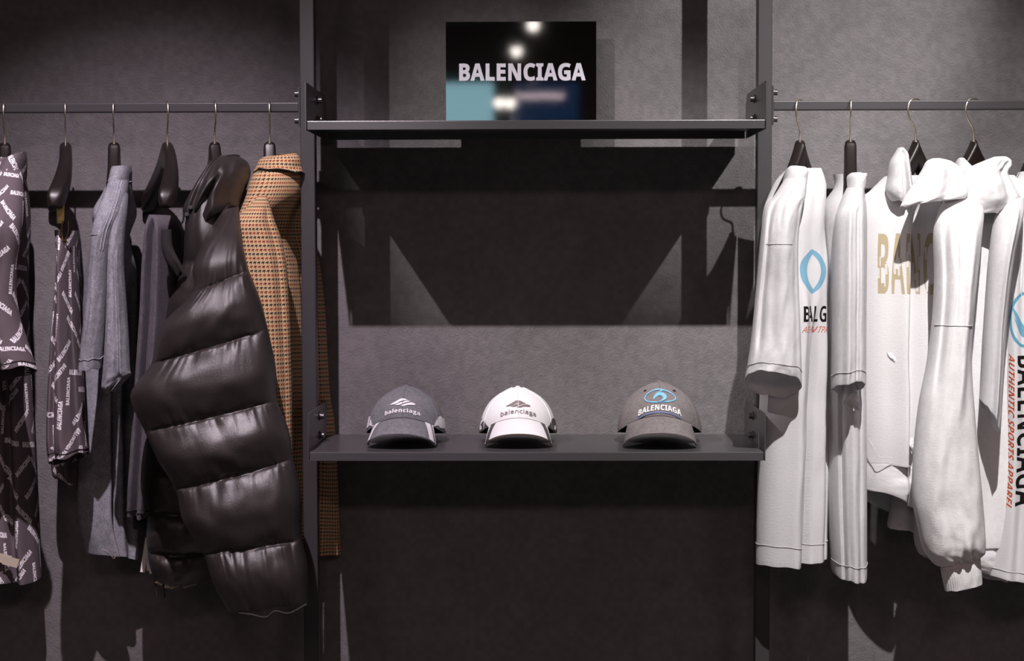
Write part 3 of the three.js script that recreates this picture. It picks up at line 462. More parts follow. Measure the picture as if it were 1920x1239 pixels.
// ---- white tee next to the post
{
  const o = garment('white_tee', 'white tee with a blue leaf print and black letters, next to the steel post', 'tee', null, 1500);
  const body = cloth([R(316, 1486, 1526, 0.2, 0.035, { zr: 0.165 }), R(345, 1470, 1527, 0.235, 0.05, { zr: 0.17 }), R(400, 1450, 1528, 0.275, 0.055, { zr: 0.19 }), R(480, 1445, 1532, 0.285, 0.055, { zr: 0.2 }), R(580, 1442, 1536, 0.285, 0.055, { zr: 0.21 }), R(700, 1437, 1539, 0.285, 0.055, { zr: 0.21 }), R(800, 1432, 1540, 0.285, 0.055, { zr: 0.21 }), R(900, 1430, 1540, 0.285, 0.055, { zr: 0.21 }), R(1050, 1426, 1540, 0.285, 0.055, { zr: 0.21, yl: 1060, yr: 1040 })],
    { n: 144, fold: folds(51, [[0.2, -0.08, 0.1, -0.034, 0.5], [-0.5, -0.5, 0.22, 0.016, 0.4], [0.62, 0.66, 0.05, -0.006, 0.1], [0.45, 0.4, 0.14, 0.008, 0.3]], { fine: 0.0045 }) });
  const m = printed(body, M.white, (c, uv) => {
    const [u0, v0] = uv(-0.58, 0.228), [u1, v1] = uv(0.34, 0.338), cx = (u0 + u1) / 2, cy = (v0 + v1) / 2, rx = (u1 - u0) / 2, ry = (v1 - v0) / 2;
    c.fillStyle = '#8fc4de'; c.beginPath(); c.moveTo(cx, cy - ry); c.bezierCurveTo(cx - rx * 0.6, cy - ry * 0.75, cx - rx, cy - ry * 0.5, cx - rx, cy); c.bezierCurveTo(cx - rx, cy + ry * 0.5, cx - rx * 0.5, cy + ry * 0.8, cx, cy + ry); c.bezierCurveTo(cx + rx * 0.6, cy + ry * 0.75, cx + rx, cy + ry * 0.5, cx + rx, cy); c.bezierCurveTo(cx + rx, cy - ry * 0.5, cx + rx * 0.6, cy - ry * 0.8, cx, cy - ry); c.fill();
    c.fillStyle = '#f7f7f7'; c.beginPath(); c.moveTo(cx + rx * 0.05, cy - ry * 0.76); c.bezierCurveTo(cx - rx * 0.5, cy - ry * 0.3, cx - rx * 0.7, cy + ry * 0.2, cx + rx * 0.1, cy + ry * 0.78); c.bezierCurveTo(cx + rx * 0.8, cy + ry * 0.2, cx + rx * 0.8, cy - ry * 0.3, cx + rx * 0.05, cy - ry * 0.76); c.fill();
    const [a0, b0] = uv(-0.58, 0.405), [a1] = uv(0.44, 0.395); word(c, 'BALG', a0, b0, (a1 - a0) * 1.0, 0.03, '#17120f');
    word(c, 'AUTHENTPA', a0, b0 + 0.021, a1 - a0, 0.012, '#d2512c', { bold: false, italic: true });
  });
  const b = put(o, 'shirt_body', body, m); sub(b, o, 'hem_seam', along(body, 0.965, 0.0005, 0.0007), M.white);
  const sl = cloth([R(335, 1472, 1512, 0.26, 0.035), R(365, 1453, 1510, 0.3, 0.045), R(392, 1434, 1503, 0.325, 0.05), R(450, 1426, 1496, 0.34, 0.05), R(540, 1418, 1497, 0.345, 0.046), R(640, 1408, 1501, 0.35, 0.044), R(712, 1396, 1503, 0.352, 0.044, { yl: 712, yr: 726, tilt: 0.026 })],
    { n: 112, fold: folds(52, [[-0.72, -0.75, 0.1, -0.012, 0.2, 0.9], [-0.3, -0.1, 0.08, -0.006, 0.1, 0.45], [0.1, 0.1, 0.3, 0.006, 0.2], [0.75, 0.75, 0.12, -0.006, 0.2]], { fine: 0.0045, fv: 9 }) });
  const s = put(o, 'sleeve', sl, M.white); sub(s, o, 'hem_seam', along(sl, 0.93, 0.0005, 0.0007), M.white); sub(s, o, 'shoulder_seam', along(sl, 0.52, 0.0005, 0.0006, 0.36, 0.58), M.white);
  const col = cloth([R(311, 1482, 1511, 0.235, 0.03, { yr: 314 }), R(317, 1475, 1515, 0.24, 0.036, { yr: 322 }), R(328, 1471, 1514, 0.245, 0.04), R(344, 1467, 1512, 0.25, 0.04)], { n: 64, fold: folds(53, [], { fine: 0.0008 }), thick: 0.003 });
  put(o, 'neckband', col, M.white);
}
// ---- second white tee
{
  const o = garment('white_tee', 'plain narrow white tee between printed tee and block letter hoodie', 'tee', null, 1595);
  const body = cloth([R(326, 1577, 1612, 0.19, 0.045, { zr: 0.17 }), R(350, 1567, 1617, 0.19, 0.07), R(392, 1542, 1620, 0.2, 0.1), R(450, 1540, 1621, 0.21, 0.1), R(560, 1543, 1621, 0.22, 0.09), R(700, 1547, 1621, 0.23, 0.08), R(850, 1550, 1622, 0.235, 0.075), R(960, 1553, 1623, 0.24, 0.07), R(1072, 1560, 1623, 0.24, 0.065, { yl: 1068, yr: 1076, tilt: -0.008 })],
    { n: 128, fold: folds(55, [[-0.45, -0.5, 0.1, -0.014, 0.3], [0.1, 0.0, 0.2, 0.008, 0.35], [0.45, 0.4, 0.12, -0.007, 0.5]], { fine: 0.0032 }) });
  const b = put(o, 'shirt_body', body, M.white); sub(b, o, 'hem_seam', along(body, 0.962, 0.0005, 0.0007), M.white);
  const sl = cloth([R(352, 1588, 1618, 0.27, 0.03), R(385, 1574, 1619, 0.3, 0.04), R(420, 1566, 1620, 0.32, 0.045), R(520, 1563, 1621, 0.335, 0.048), R(620, 1561, 1621, 0.337, 0.048), R(724, 1559, 1622, 0.34, 0.045, { yl: 729, yr: 722, tilt: 0.012 })],
    { n: 96, fold: folds(56, [[0.35, 0.3, 0.12, -0.01, 0.2], [-0.3, -0.3, 0.2, 0.008, 0.2]], { fine: 0.0022 }) });
  const s = put(o, 'sleeve', sl, M.white); sub(s, o, 'hem_seam', along(sl, 0.94, 0.0005, 0.0007), M.white);
  const col = cloth([R(324, 1596, 1614, 0.245, 0.028), R(331, 1589, 1622, 0.25, 0.036), R(344, 1587, 1622, 0.252, 0.04), R(362, 1584, 1618, 0.255, 0.042)], { n: 64, fold: folds(57, [], { fine: 0.0008 }), thick: 0.003 });
  put(o, 'neckband', col, M.white);
  put(o, 'turned_cuff', cloth([R(736, 1600, 1608, 0.325, 0.01), R(752, 1580, 1612, 0.325, 0.014), R(768, 1592, 1614, 0.325, 0.01)], { n: 40, fold: folds(58, [], { fine: 0.002 }) }), M.white);
}
// ---- hoodie with block letters
{
  const o = garment('lettered_hoodie', 'white hoodie with beige block letters of tape across the chest', 'hoodie', null, 1717);
  const body = cloth([R(330, 1672, 1750, 0.2, 0.05, { zr: 0.14 }), R(355, 1650, 1765, 0.2, 0.07, { zr: 0.12 }), R(384, 1620, 1776, 0.2, 0.085, { zr: 0.11 }), R(450, 1612, 1778, 0.2, 0.09, { zr: 0.11 }), R(560, 1612, 1774, 0.2, 0.09, { zr: 0.11 }), R(700, 1614, 1766, 0.2, 0.09, { zr: 0.11 }), R(800, 1616, 1756, 0.2, 0.09, { zr: 0.11 }), R(866, 1620, 1748, 0.2, 0.085, { zr: 0.11, yr: 880 })],
    { n: 144, fold: folds(61, [[-0.55, -0.62, 0.12, 0.02, 0.2], [-0.3, -0.35, 0.12, -0.026, 0.25], [0.05, 0.0, 0.16, 0.012, 0.3], [0.42, 0.45, 0.12, 0.014, 0.3], [0.75, 0.7, 0.1, -0.02, 0.2]], { fine: 0.0028 }) });
  const m = printed(body, M.fleece, (c, uv) => {
    const [a0, b0] = uv(-0.92, 0.42), [a1] = uv(0.72, 0.4); word(c, 'BALENCIAGA', a0, b0, a1 - a0, 0.118, '#cbbd9c');
    const r = rng(3); c.fillStyle = 'rgba(247,247,247,0.85)'; for (let k = 0; k < 60; k++) c.fillRect(a0 + r() * (a1 - a0), b0 - r() * 0.108, 0.002 + r() * 0.004, 0.01 + r() * 0.03);
  });
  const b = put(o, 'hoodie_body', body, m);
  sub(b, o, 'pocket_edge', wire([at(1628, 822, 0.236), at(1638, 838, 0.246), at(1648, 856, 0.25), at(1672, 858, 0.252)], 0.0008, 30, 6), M.fleece);
  const rib = cloth([R(862, 1622, 1746, 0.2, 0.088, { zr: 0.11, yr: 876 }), R(868, 1620, 1746, 0.2, 0.09, { zr: 0.11, yr: 884 }), R(892, 1620, 1744, 0.2, 0.09, { zr: 0.11, yr: 925 }), R(916, 1622, 1742, 0.2, 0.085, { zr: 0.11, yr: 985 })], { n: 144, fold: folds(62, [[-0.3, -0.35, 0.12, -0.02, -0.2], [0.45, 0.5, 0.12, 0.012, -0.2], [0.1, 0.1, 0.12, 0.008, -0.2]], { fine: 0.0025 }) });
  sub(b, o, 'waist_rib', rib, M.fleece);
  const hood = cloth([R(277, 1684, 1693, 0.23, 0.016), R(288, 1678, 1701, 0.23, 0.03), R(306, 1669, 1704, 0.235, 0.04), R(330, 1666, 1707, 0.24, 0.045), R(358, 1662, 1712, 0.245, 0.045), R(378, 1672, 1712, 0.25, 0.035)], { n: 80, fold: folds(63, [[-0.2, 0.2, 0.16, -0.014, 0.1], [0.4, 0.5, 0.2, 0.01, 0.1]], { fine: 0.002 }), thick: 0.003 });
  put(o, 'hood', hood, M.fleece);
  const flap = cloth([R(297, 1748, 1762, 0.31, 0.014), R(303, 1737, 1784, 0.312, 0.026), R(320, 1728, 1804, 0.315, 0.034), R(345, 1712, 1814, 0.32, 0.038), R(368, 1697, 1812, 0.33, 0.036), R(380, 1690, 1796, 0.335, 0.028, { yl: 383, yr: 374 }), R(386, 1687, 1770, 0.338, 0.014, { yl: 390, yr: 373 })], { n: 112, fold: folds(64, [[-0.3, -0.1, 0.2, 0.008, 0.2], [0.2, 0.3, 0.2, -0.008, 0.2]], { fine: 0.0022 }), thick: 0.003 });
  put(o, 'hood_edge', flap, M.fleece);
  for (const [x, y, z] of [[1672, 668, 0.247], [1702, 828, 0.24]]) { const p = cloth([R(y - 8, x - 9, x + 10, z, 0.002), R(y, x - 6, x + 12, z + 0.001, 0.004), R(y + 9, x + 2, x + 11, z + 0.003, 0.005), R(y + 20, x + 5, x + 9, z, 0.002)], { n: 32, fold: folds(65, [], { fine: 0.002 }) }); sub(b, o, 'torn_patch', p, M.fleece); }
  const tail = cloth([R(905, 1676, 1722, 0.09, 0.03), R(950, 1670, 1735, 0.09, 0.035), R(985, 1664, 1742, 0.09, 0.035), R(996, 1672, 1740, 0.09, 0.03, { yl: 988, yr: 1000 })], { n: 64, fold: folds(66, [[0.2, 0.2, 0.3, -0.01, 0]], { fine: 0.002 }) });
  put(o, 'far_cuff', tail, M.fleece);
}
// ---- hoodie with long sleeve
{
  const o = garment('long_sleeve_hoodie', 'white hoodie with a long puffed sleeve and ribbed cuff hanging in front', 'hoodie', null, 1826);
  const body = cloth([R(330, 1802, 1890, 0.2, 0.06, { zr: 0.17 }), R(360, 1785, 1904, 0.21, 0.09, { zr: 0.16 }), R(410, 1765, 1916, 0.22, 0.1, { zr: 0.15 }), R(500, 1758, 1918, 0.22, 0.1, { zr: 0.15 }), R(620, 1752, 1906, 0.22, 0.1, { zr: 0.15 }), R(760, 1742, 1892, 0.22, 0.1, { zr: 0.15 }), R(900, 1736, 1880, 0.22, 0.1, { zr: 0.15 }), R(1010, 1736, 1874, 0.22, 0.1, { zr: 0.15 })],
    { n: 128, fold: folds(71, [[0.1, 0.15, 0.14, 0.02, 0.2], [0.4, 0.4, 0.14, -0.02, 0.25], [0.7, 0.65, 0.12, 0.014, 0.3]], { fine: 0.003 }) });
  const b = put(o, 'hoodie_body', body, M.fleece);
  const rib = cloth([R(1006, 1740, 1872, 0.22, 0.098, { zr: 0.15 }), R(1012, 1736, 1872, 0.22, 0.1, { zr: 0.15 }), R(1030, 1742, 1864, 0.22, 0.098, { zr: 0.15, yr: 1050 }), R(1048, 1748, 1860, 0.22, 0.09, { zr: 0.15, yl: 1040, yr: 1086 })], { n: 128, fold: folds(72, [[0.4, 0.4, 0.14, -0.015, -0.2]], { fine: 0.002 }) });
  sub(b, o, 'waist_rib', rib, M.fleece);
  const sl = cloth([R(372, 1772, 1838, 0.29, 0.045), R(400, 1760, 1842, 0.32, 0.055), R(440, 1752, 1838, 0.345, 0.06), R(520, 1754, 1830, 0.36, 0.06), R(600, 1750, 1822, 0.365, 0.06), R(680, 1740, 1819, 0.37, 0.06), R(760, 1724, 1824, 0.375, 0.06), R(850, 1714, 1832, 0.378, 0.06), R(930, 1712, 1840, 0.38, 0.06), R(990, 1722, 1845, 0.38, 0.058), R(1030, 1732, 1846, 0.38, 0.052), R(1058, 1750, 1842, 0.38, 0.036, { yl: 1056, yr: 1040 }), R(1064, 1766, 1836, 0.38, 0.024, { yl: 1062, yr: 1044 })],
    { n: 144, fold: folds(73, [[-0.75, -0.6, 0.12, -0.012, 0.06, 0.5], [0.4, 0.2, 0.2, 0.008, 0.05, 0.6], [0.1, 0.12, 0.1, -0.016, 0.78], [0.45, 0.5, 0.12, -0.014, 0.75], [-0.2, -0.15, 0.1, -0.01, 0.85], [-0.4, 0.1, 0.06, -0.006, 0.1, 0.35]], { fine: 0.005, fv: 10 }), wave: 0.001 });
  const s = put(o, 'sleeve', sl, M.fleece);
  sub(s, o, 'shoulder_seam', along(sl, 0.34, 0.0006, 0.0007, 0.28, 0.62), M.fleece);
  const cuff = cloth([R(1044, 1764, 1838, 0.38, 0.024, { yl: 1054, yr: 1042 }), R(1060, 1764, 1838, 0.38, 0.03, { yl: 1066, yr: 1056 }), R(1080, 1768, 1840, 0.38, 0.03, { yl: 1088, yr: 1076 }), R(1098, 1772, 1841, 0.38, 0.028, { yl: 1107, yr: 1092 })], { n: 144, wave: 0.002, fold: (a, v, b) => 0.0007 * Math.cos(a * 60) * (b > 0 ? 1 : -1) + 0.002 * N3(a * 3, v * 2, 74) });
  sub(s, o, 'ribbed_cuff', cuff, M.fleece);
  const hood = cloth([R(294, 1864, 1886, 0.27, 0.02), R(301, 1846, 1894, 0.272, 0.035), R(312, 1822, 1894, 0.275, 0.05), R(326, 1806, 1887, 0.28, 0.06), R(350, 1796, 1898, 0.285, 0.066), R(378, 1786, 1912, 0.29, 0.06), R(400, 1790, 1900, 0.29, 0.045)], { n: 128, fold: folds(75, [[-0.3, 0.1, 0.2, 0.01, 0.1], [0.55, 0.5, 0.16, -0.012, 0.2]], { fine: 0.0026 }), thick: 0.003 });
  put(o, 'hood', hood, M.fleece);
  put(o, 'hood_back', cloth([R(296, 1798, 1806, 0.2, 0.012), R(304, 1794, 1812, 0.2, 0.03), R(318, 1792, 1824, 0.21, 0.04), R(336, 1790, 1830, 0.22, 0.045)], { n: 48, fold: folds(76, [], { fine: 0.001 }) }), M.fleece);
}
// ---- tee with vertical lettering at the photo edge
{
  const o = garment('white_tee', 'white tee with a blue ring and vertical lettering at the right edge', 'tee', null, 1942);
  const body = cloth([R(322, 1912, 1985, 0.2, 0.05), R(355, 1898, 2010, 0.215, 0.06), R(410, 1882, 2030, 0.24, 0.06), R(520, 1874, 2036, 0.25, 0.06), R(700, 1872, 2038, 0.255, 0.06), R(860, 1870, 2040, 0.255, 0.06), R(1000, 1862, 2040, 0.255, 0.06), R(1082, 1853, 2040, 0.255, 0.06, { yl: 1076, yr: 1092 })],
    { n: 144, fold: folds(81, [[-0.55, -0.55, 0.12, -0.012, 0.2], [-0.8, -0.8, 0.12, 0.008, 0.2], [0.2, 0.2, 0.2, 0.01, 0.2]], { fine: 0.0022 }) });
  const m = printed(body, M.white, (c, uv) => {
    const [rx0, ry0] = uv(-0.86, 0.31), [rx1, ry1] = uv(-0.2, 0.435), cx = (rx0 + rx1) / 2, cy = (ry0 + ry1) / 2;
    c.strokeStyle = '#6fb6d2'; c.lineWidth = 0.006; c.beginPath(); c.ellipse(cx, cy, (rx1 - rx0) / 2, (ry1 - ry0) / 2, 0, 0, 7); c.stroke();
    c.fillStyle = '#7fbdd4'; c.beginPath(); const [sx, sy] = uv(-0.8, 0.39); c.moveTo(sx, sy - 0.02); c.bezierCurveTo(sx + 0.01, sy + 0.02, sx + 0.03, sy + 0.03, cx + 0.01, sy + 0.012); c.bezierCurveTo(cx - 0.01, sy - 0.01, cx - 0.02, sy - 0.03, cx - 0.03, sy - 0.04); c.bezierCurveTo(cx - 0.02, sy - 0.0, sx + 0.02, sy + 0.01, sx, sy - 0.02); c.fill();
    const [bx, by] = uv(-0.72, 0.452), [, by2] = uv(0, 0.815); word(c, 'BALENCIAGA', bx, by, by2 - by, 0.05, '#17120f', { rot: Math.PI / 2 });
    const [ox, oy] = uv(-0.88, 0.452); word(c, 'AUTHENTIC SPORTS APPAREL', ox, oy, by2 - by + 0.003, 0.0135, '#d2562c', { rot: Math.PI / 2, italic: true });
  });
  const b = put(o, 'shirt_body', body, m); sub(b, o, 'hem_seam', along(body, 0.955, 0.0005, 0.0007), M.white);
  const sl = cloth([R(372, 1882, 1918, 0.3, 0.03), R(410, 1866, 1916, 0.33, 0.04), R(480, 1856, 1900, 0.345, 0.04), R(580, 1848, 1888, 0.345, 0.036), R(700, 1842, 1880, 0.345, 0.034), R(780, 1838, 1874, 0.345, 0.03, { yl: 748, yr: 812 })], { n: 96, fold: folds(82, [[0.1, 0.1, 0.2, 0.01, 0.1]], { fine: 0.002 }) });
  put(o, 'sleeve', sl, M.white);
}
// ------------------------------------------------------------------ caps
function capShape(k) {
  const W = 0.0785 * k, D = 0.093 * k, H = 0.1075 * k, ATT = 0.80;
  const rim = (ph) => { const c = Math.cos(ph); return (c > 0 ? 0.016 + (0.054 - 0.016) * Math.pow(c, 1.7) : 0.016 - 0.011 * Math.abs(c)) * k; };
  const crown = (ph, h, off = 0) => {
    const r = Math.pow(Math.max(0, 1 - Math.pow(Math.max(0, h), 2.15)), 0.53), y0 = rim(ph), s = Math.sin(ph), c = Math.cos(ph), lean = c > 0 ? 1 - 0.05 * h : 1;
    const lump = 1 + 0.012 * Math.cos(6 * ph) * r + 0.02 * N3(ph * 1.3, h * 2, k * 7);
    const p = V(W * s * r * lump, y0 + (H - y0) * h + 0.0035 * k * Math.exp(-((r / 0.22) ** 2)), D * c * r * lump * lean);
    if (off) { const e = 1e-3, n = crown(ph + e, h).sub(crown(ph - e, h)).cross(crown(ph, Math.min(1, h + e)).sub(crown(ph, Math.max(0, h - e)))).normalize(); if (n.dot(V(p.x, 0.02, p.z)) < 0) n.negate(); p.addScaledVector(n, off); }
    return p;
  };
  const brim = (u, w, off = 0) => {
    const base = crown(u * ATT, 0), q = Math.abs(u), x = 0.0655 * k * Math.sin(u * 1.42) / Math.sin(1.42), z = (0.098 + 0.062 * Math.pow(Math.max(0, Math.cos(u * Math.PI / 2)), 0.62)) * k, y = (0.0305 - 0.0285 * Math.pow(q, 2.1)) * k;
    const p = base.lerp(V(x, y, z), w); p.y += (0.0065 * Math.sin(Math.PI * w) * (1 - 0.6 * q * q)) * k + off; p.z += off * 0.4; p.x += off * 0.8 * Math.sign(u) * sstep(0.5, 1, q); return p;
  };
  return { W, D, H, ATT, rim, crown, brim };
}
function drape(g, f) { const p = g.attributes.position; for (let i = 0; i < p.count; i++) { const q = f(p.getX(i), p.getY(i), p.getZ(i)); p.setXYZ(i, q.x, q.y, q.z); } g.computeVertexNormals(); return g; }
function cap(name, label, px, z, yaw, k, mats, build) {
  const p = at(px, 800, z), o = thing(name, label, 'cap', 'baseball caps on the lower shelf', V(p.x, LOWY + 0.0006, z)); o.rotation.y = yaw;
  const s = capShape(k), uvm = (u, v) => [u * 0.5, v * 0.14];
  const c = part('crown', smoothSeams(grid((u, v) => s.crown(u * 2 * Math.PI, v), 120, 40, uvm)), mats.crown, o);
  part('crown_lining', smoothSeams(grid((u, v) => s.crown(u * 2 * Math.PI, v * 0.985, -0.0022), 72, 24)), mats.lining, o);
  for (const ph of [0, 1.02, 2.09, 3.1416, 4.19, 5.263]) { const pts = []; for (let i = 0; i <= 24; i++) pts.push(s.crown(ph, i / 24 * 0.985, 0.0003)); part('panel_seam', wire(pts, 0.0009, 48, 5), mats.crown, c); }
  part('top_button', new THREE.SphereGeometry(0.0048 * k, 20, 10, 0, 7, 0, 1.5).scale(1, 0.4, 1).translate(0, s.H + 0.0028 * k, 0), mats.crown, c);
  const top = grid((u, v) => s.brim(u * 2 - 1, v, 0.0012), 64, 20, (u, v) => [u * 0.15, v * 0.07]), bot = grid((u, v) => s.brim(u * 2 - 1, v, -0.0014), 64, 20), rimE = grid((u, v) => s.brim(u * 2 - 1, 1, 0.0012 - 0.0026 * v), 64, 2);
  const b = part('brim', top, mats.brim, o); part('brim_underside', bot, mats.lining, b); part('brim_edge', rimE, mats.edge ?? mats.brim, b);
  for (const e of [-1, 1]) part('brim_side', grid((u, v) => s.brim(e, u, 0.0012 - 0.0026 * v), 16, 2), mats.brim, b);
  { const pts = []; for (let i = 0; i <= 40; i++) pts.push(s.crown((i / 20 - 1) * s.ATT, 0.0).add(V(0, 0.0012, 0.0006))); part('brim_seam', wire(pts, 0.0009, 60, 5), mats.lining, b); }
  { const pts = []; for (let i = 0; i <= 40; i++) pts.push(s.crown(Math.PI + (i / 20 - 1) * 0.55, 0.02, 0.0008)); part('back_strap', wire(pts, 0.004, 40, 6), mats.crown, o); }
  const face = (x, y, zz) => s.crown(x / (s.W * 0.86), y / (s.H - s.rim(0)) * 0.92, 0.0008 + zz);    // metres on the front panel
  build(o, c, b, s, face); return o;
}
function patch(s, poly, m, parent, name, off = 0.001) {      // filled outline in (angle, height share) laid on the crown
  const sh = new THREE.Shape(poly.map(([a, h]) => new THREE.Vector2(a, h))); let g = new THREE.ShapeGeometry(sh, 8);
  const rings = []; { // refine by clipping a grid to the outline
    const bb = new THREE.Box2().setFromPoints(sh.getPoints()), nx = 40, ny = 30, inside = (x, y) => { let r = false; const P = sh.getPoints(); for (let i = 0, j = P.length - 1; i < P.length; j = i++) if ((P[i].y > y) !== (P[j].y > y) && x < (P[j].x - P[i].x) * (y - P[i].y) / (P[j].y - P[i].y) + P[i].x) r = !r; return r; };
    const pos = []; const X = (i) => bb.min.x + (bb.max.x - bb.min.x) * i / nx, Y = (j) => bb.min.y + (bb.max.y - bb.min.y) * j / ny;
    for (let j = 0; j < ny; j++) for (let i = 0; i < nx; i++) if (inside(X(i + 0.5), Y(j + 0.5))) { const q = [[i, j], [i + 1, j], [i + 1, j + 1], [i, j], [i + 1, j + 1], [i, j + 1]]; for (const [a, b] of q) { const p = s.crown(X(a), Y(b), off); pos.push(p.x, p.y, p.z); } }
    g = new THREE.BufferGeometry(); g.setAttribute('position', new THREE.Float32BufferAttribute(pos, 3)); g.setAttribute('uv', new THREE.Float32BufferAttribute(pos.flatMap((_, i) => i % 3 === 0 ? [pos[i], pos[i + 1]] : []), 2)); g = mergeVertices(g, 1e-6); g.computeVertexNormals();
  }
  return part(name, g, m, parent);
}
function curved(txt, f, w, h, arc, face, y0, depth = 0.0006, x0 = 0) { // lettering on the front panel, arched upward
  const g = letters(txt, f, depth, 0.02), bb = g.boundingBox; g.scale(w / bb.max.x, h / bb.max.y, 1).translate(-w / 2 + x0, 0, 0);
  return drape(g, (x, y, z) => face(x, y0 + y - arc * (2 * x / w) ** 2, z));
}
function blob(list, face, depth = 0.0006) { const gs = list.map((pts) => { const sh = new THREE.Shape(); sh.moveTo(...pts[0]); for (const p of pts.slice(1)) p.length === 2 ? sh.lineTo(...p) : p.length === 4 ? sh.quadraticCurveTo(...p) : sh.bezierCurveTo(...p); return new THREE.ExtrudeGeometry(sh, { depth, bevelEnabled: false, curveSegments: 14 }); }); return drape(mergeGeometries(gs), (x, y, z) => face(x, y, z)); }
const mountain = (w, h, t) => [  // three slanted strokes under a peaked roof
  [[-0.5 * w, 0.28 * h], [-0.3 * w, 0.62 * h, -0.1 * w, 0.98 * h], [0, 1.04 * h, 0.12 * w, 0.92 * h], [0.2 * w, 0.78 * h], [0.05 * w, 0.8 * h, -0.1 * w, 0.62 * h], [-0.2 * w, 0.4 * h, -0.32 * w, 0.28 * h]],
  [[-0.28 * w, 0.2 * h], [-0.1 * w, 0.5 * h, 0.1 * w, 0.68 * h], [0.2 * w, 0.74 * h], [0.32 * w, 0.66 * h], [0.1 * w, 0.5 * h, 0.0, 0.34 * h], [-0.06 * w, 0.22 * h, -0.14 * w, 0.16 * h]],
  [[-0.06 * w, 0.06 * h], [0.06 * w, 0.32 * h, 0.26 * w, 0.48 * h], [0.4 * w, 0.58 * h, 0.5 * w, 0.34 * h], [0.46 * w, 0.2 * h, 0.36 * w, 0.22 * h], [0.2 * w, 0.24 * h, 0.06 * w, 0.02 * h]],
];
function stripes(s, b, list) { for (const [u0, u1, m, name] of list) part(name, grid((u, v) => s.brim(u0 + (u1 - u0) * u, 0.02 + 0.98 * v, 0.0022), 10, 20, (u, v) => [u * 0.02, v * 0.06]), m, b); }
cap('sports_cap', 'grey baseball cap with white side flashes and white wordmark', 762, 0.165, -0.02, 1.0, { crown: M.capGrey, brim: M.capGrey, lining: M.capLining }, (o, c, b, s, face) => {
  part('embroidered_wordmark', curved('balenciaga', font, 0.062, 0.0105, 0.0028, face, 0.0105), M.thread, c, 'white lower-case lettering');
  part('embroidered_logo', blob(mountain(0.05, 0.0145), (x, y, z) => face(x, y + 0.0245, z)), M.thread, c, 'white three-stroke emblem');
  for (const e of [-1, 1]) {
    patch(s, [[0.82 * e, 0.0], [0.86 * e, 0.05], [0.95 * e, 0.2], [1.1 * e, 0.33], [1.25 * e, 0.36], [1.4 * e, 0.3], [1.5 * e, 0.34], [1.75 * e, 0.33], [2.0 * e, 0.2], [2.1 * e, 0.02], [1.8 * e, 0.01], [1.72 * e, 0.14], [1.62 * e, 0.14], [1.6 * e, 0.02], [1.35 * e, 0.1], [1.1 * e, 0.06], [1.0 * e, 0.09]], M.thread, c, 'side_flash');
  }
  stripes(s, b, [[0.72, 0.9, M.thread, 'brim_flash'], [0.955, 0.998, M.thread, 'brim_piping'], [-0.9, -0.74, M.thread, 'brim_flash'], [-0.998, -0.955, M.thread, 'brim_piping']]);
});
cap('sports_cap', 'white baseball cap with charcoal side flashes and taupe wordmark', 971, 0.165, 0.02, 0.98, { crown: M.capWhite, brim: M.capWhite, lining: M.capLiningTan, edge: M.capLiningTan }, (o, c, b, s, face) => {
  part('embroidered_wordmark', curved('balenciaga', fontR, 0.062, 0.0105, 0.003, face, 0.0095), M.threadTaupe, c, 'thin taupe lower-case lettering');
  part('embroidered_logo', blob(mountain(0.047, 0.0135), (x, y, z) => face(x, y + 0.0225, z)), M.threadTaupe, c, 'taupe three-stroke emblem');
  for (const e of [-1, 1]) {
    patch(s, [[0.83 * e, 0.0], [0.9 * e, 0.06], [1.05 * e, 0.26], [1.2 * e, 0.32], [1.5 * e, 0.3], [1.8 * e, 0.2], [2.0 * e, 0.02], [1.6 * e, 0.0], [1.1 * e, 0.0]], M.capDark, c, 'side_flash');
    patch(s, [[1.1 * e, 0.04], [1.14 * e, 0.13], [1.28 * e, 0.15], [1.3 * e, 0.08], [1.2 * e, 0.03]], M.capWhite, c, 'side_flash_inset', 0.0018);
    patch(s, [[1.65 * e, 0.01], [1.62 * e, 0.1], [1.75 * e, 0.16], [1.9 * e, 0.06], [1.85 * e, 0.01]], M.capWhite, c, 'side_flash_inset', 0.0018);
  }
  stripes(s, b, [[0.72, 0.88, M.capDark, 'brim_flash'], [-0.9, -0.74, M.capDark, 'brim_flash']]);
});
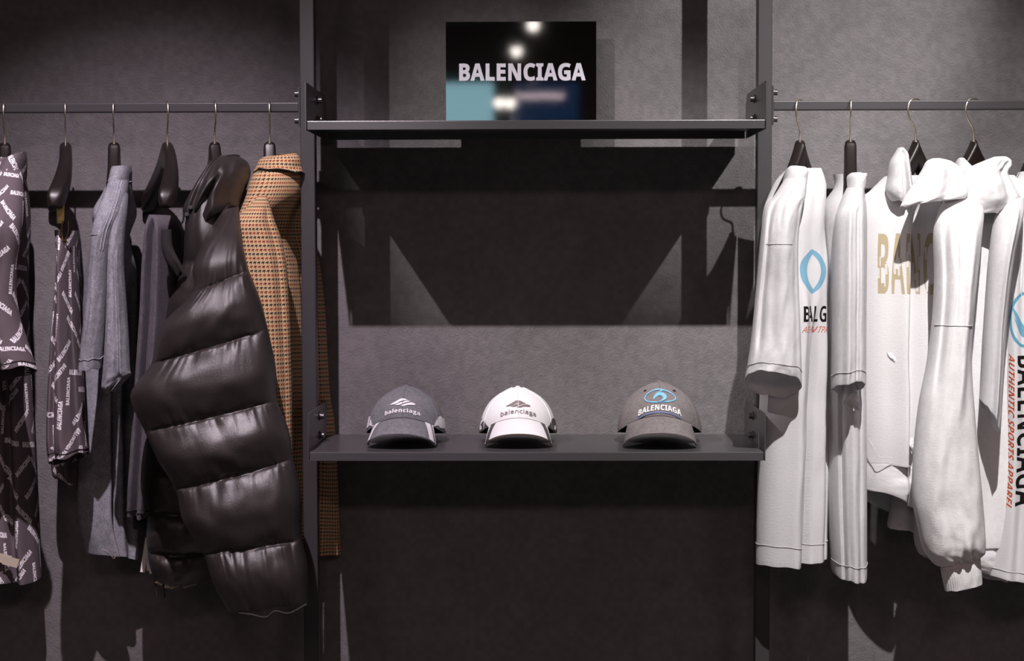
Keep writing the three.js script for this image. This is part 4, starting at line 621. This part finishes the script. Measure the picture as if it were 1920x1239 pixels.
cap('washed_cap', 'washed charcoal baseball cap with a blue ring emblem', 1236, 0.165, -0.055, 1.07, { crown: M.capWashed, brim: M.capWashed, lining: M.capLining }, (o, c, b, s, face) => {
  part('embroidered_wordmark', curved('BALENCIAGA', font, 0.075, 0.0105, 0.0062, face, 0.0135), M.thread, c, 'white arched capital lettering');
  part('embroidered_underline', drape(new THREE.BoxGeometry(0.075, 0.0032, 0.0004, 40, 1, 1).translate(0, 0.0095, 0.0001), (x, y, z) => face(x, y - 0.0062 * (x / 0.0375) ** 2, z)), M.threadDeep, c, 'blue arched line of small lettering');
  const ring = (rx, ry, w) => { const sh = new THREE.Shape(), hole = new THREE.Path(); for (let i = 0; i <= 60; i++) { const a = i / 60 * 6.2832, q = 1 + 0.03 * Math.cos(3 * a); sh[i ? 'lineTo' : 'moveTo'](rx * q * Math.cos(a), ry * q * Math.sin(a)); } for (let i = 0; i <= 60; i++) { const a = -i / 60 * 6.2832, q = 1 + 0.03 * Math.cos(3 * a); hole[i ? 'lineTo' : 'moveTo']((rx - w) * q * Math.cos(a), (ry - w) * q * Math.sin(a)); } sh.holes.push(hole); return new THREE.ExtrudeGeometry(sh, { depth: 0.0007, bevelEnabled: false }); };
  const cy = 0.0405;
  part('embroidered_ring', drape(ring(0.0345, 0.0128, 0.0022), (x, y, z) => face(x, y + cy, z)), M.threadBlue, c, 'light blue oval ring');
  part('embroidered_wave', blob([[[-0.012, -0.0072], [-0.0165, 0.002, -0.004, 0.0085, 0.006, 0.011], [0.012, 0.0118, 0.014, 0.0115], [0.006, 0.0095, 0.001, 0.0062], [0.01, 0.0068, 0.0148, 0.0035, 0.0142, -0.001], [0.0138, -0.006, 0.006, -0.0095, -0.004, -0.0112], [0.002, -0.008, 0.0075, -0.006, 0.0055, -0.0015], [0.003, 0.0028, -0.006, 0.0022, -0.012, -0.0072]]], (x, y, z) => face(x, y + cy, z)), M.threadBlue, c, 'light blue breaking wave emblem');
  for (const ph of [-0.62, 0.62]) part('eyelet', new THREE.TorusGeometry(0.0022, 0.0008, 8, 16).rotateX(-0.9).translate(...s.crown(ph, 0.82, 0.0008).toArray()), M.capLining, c);
});
renderer.render(scene, camera);
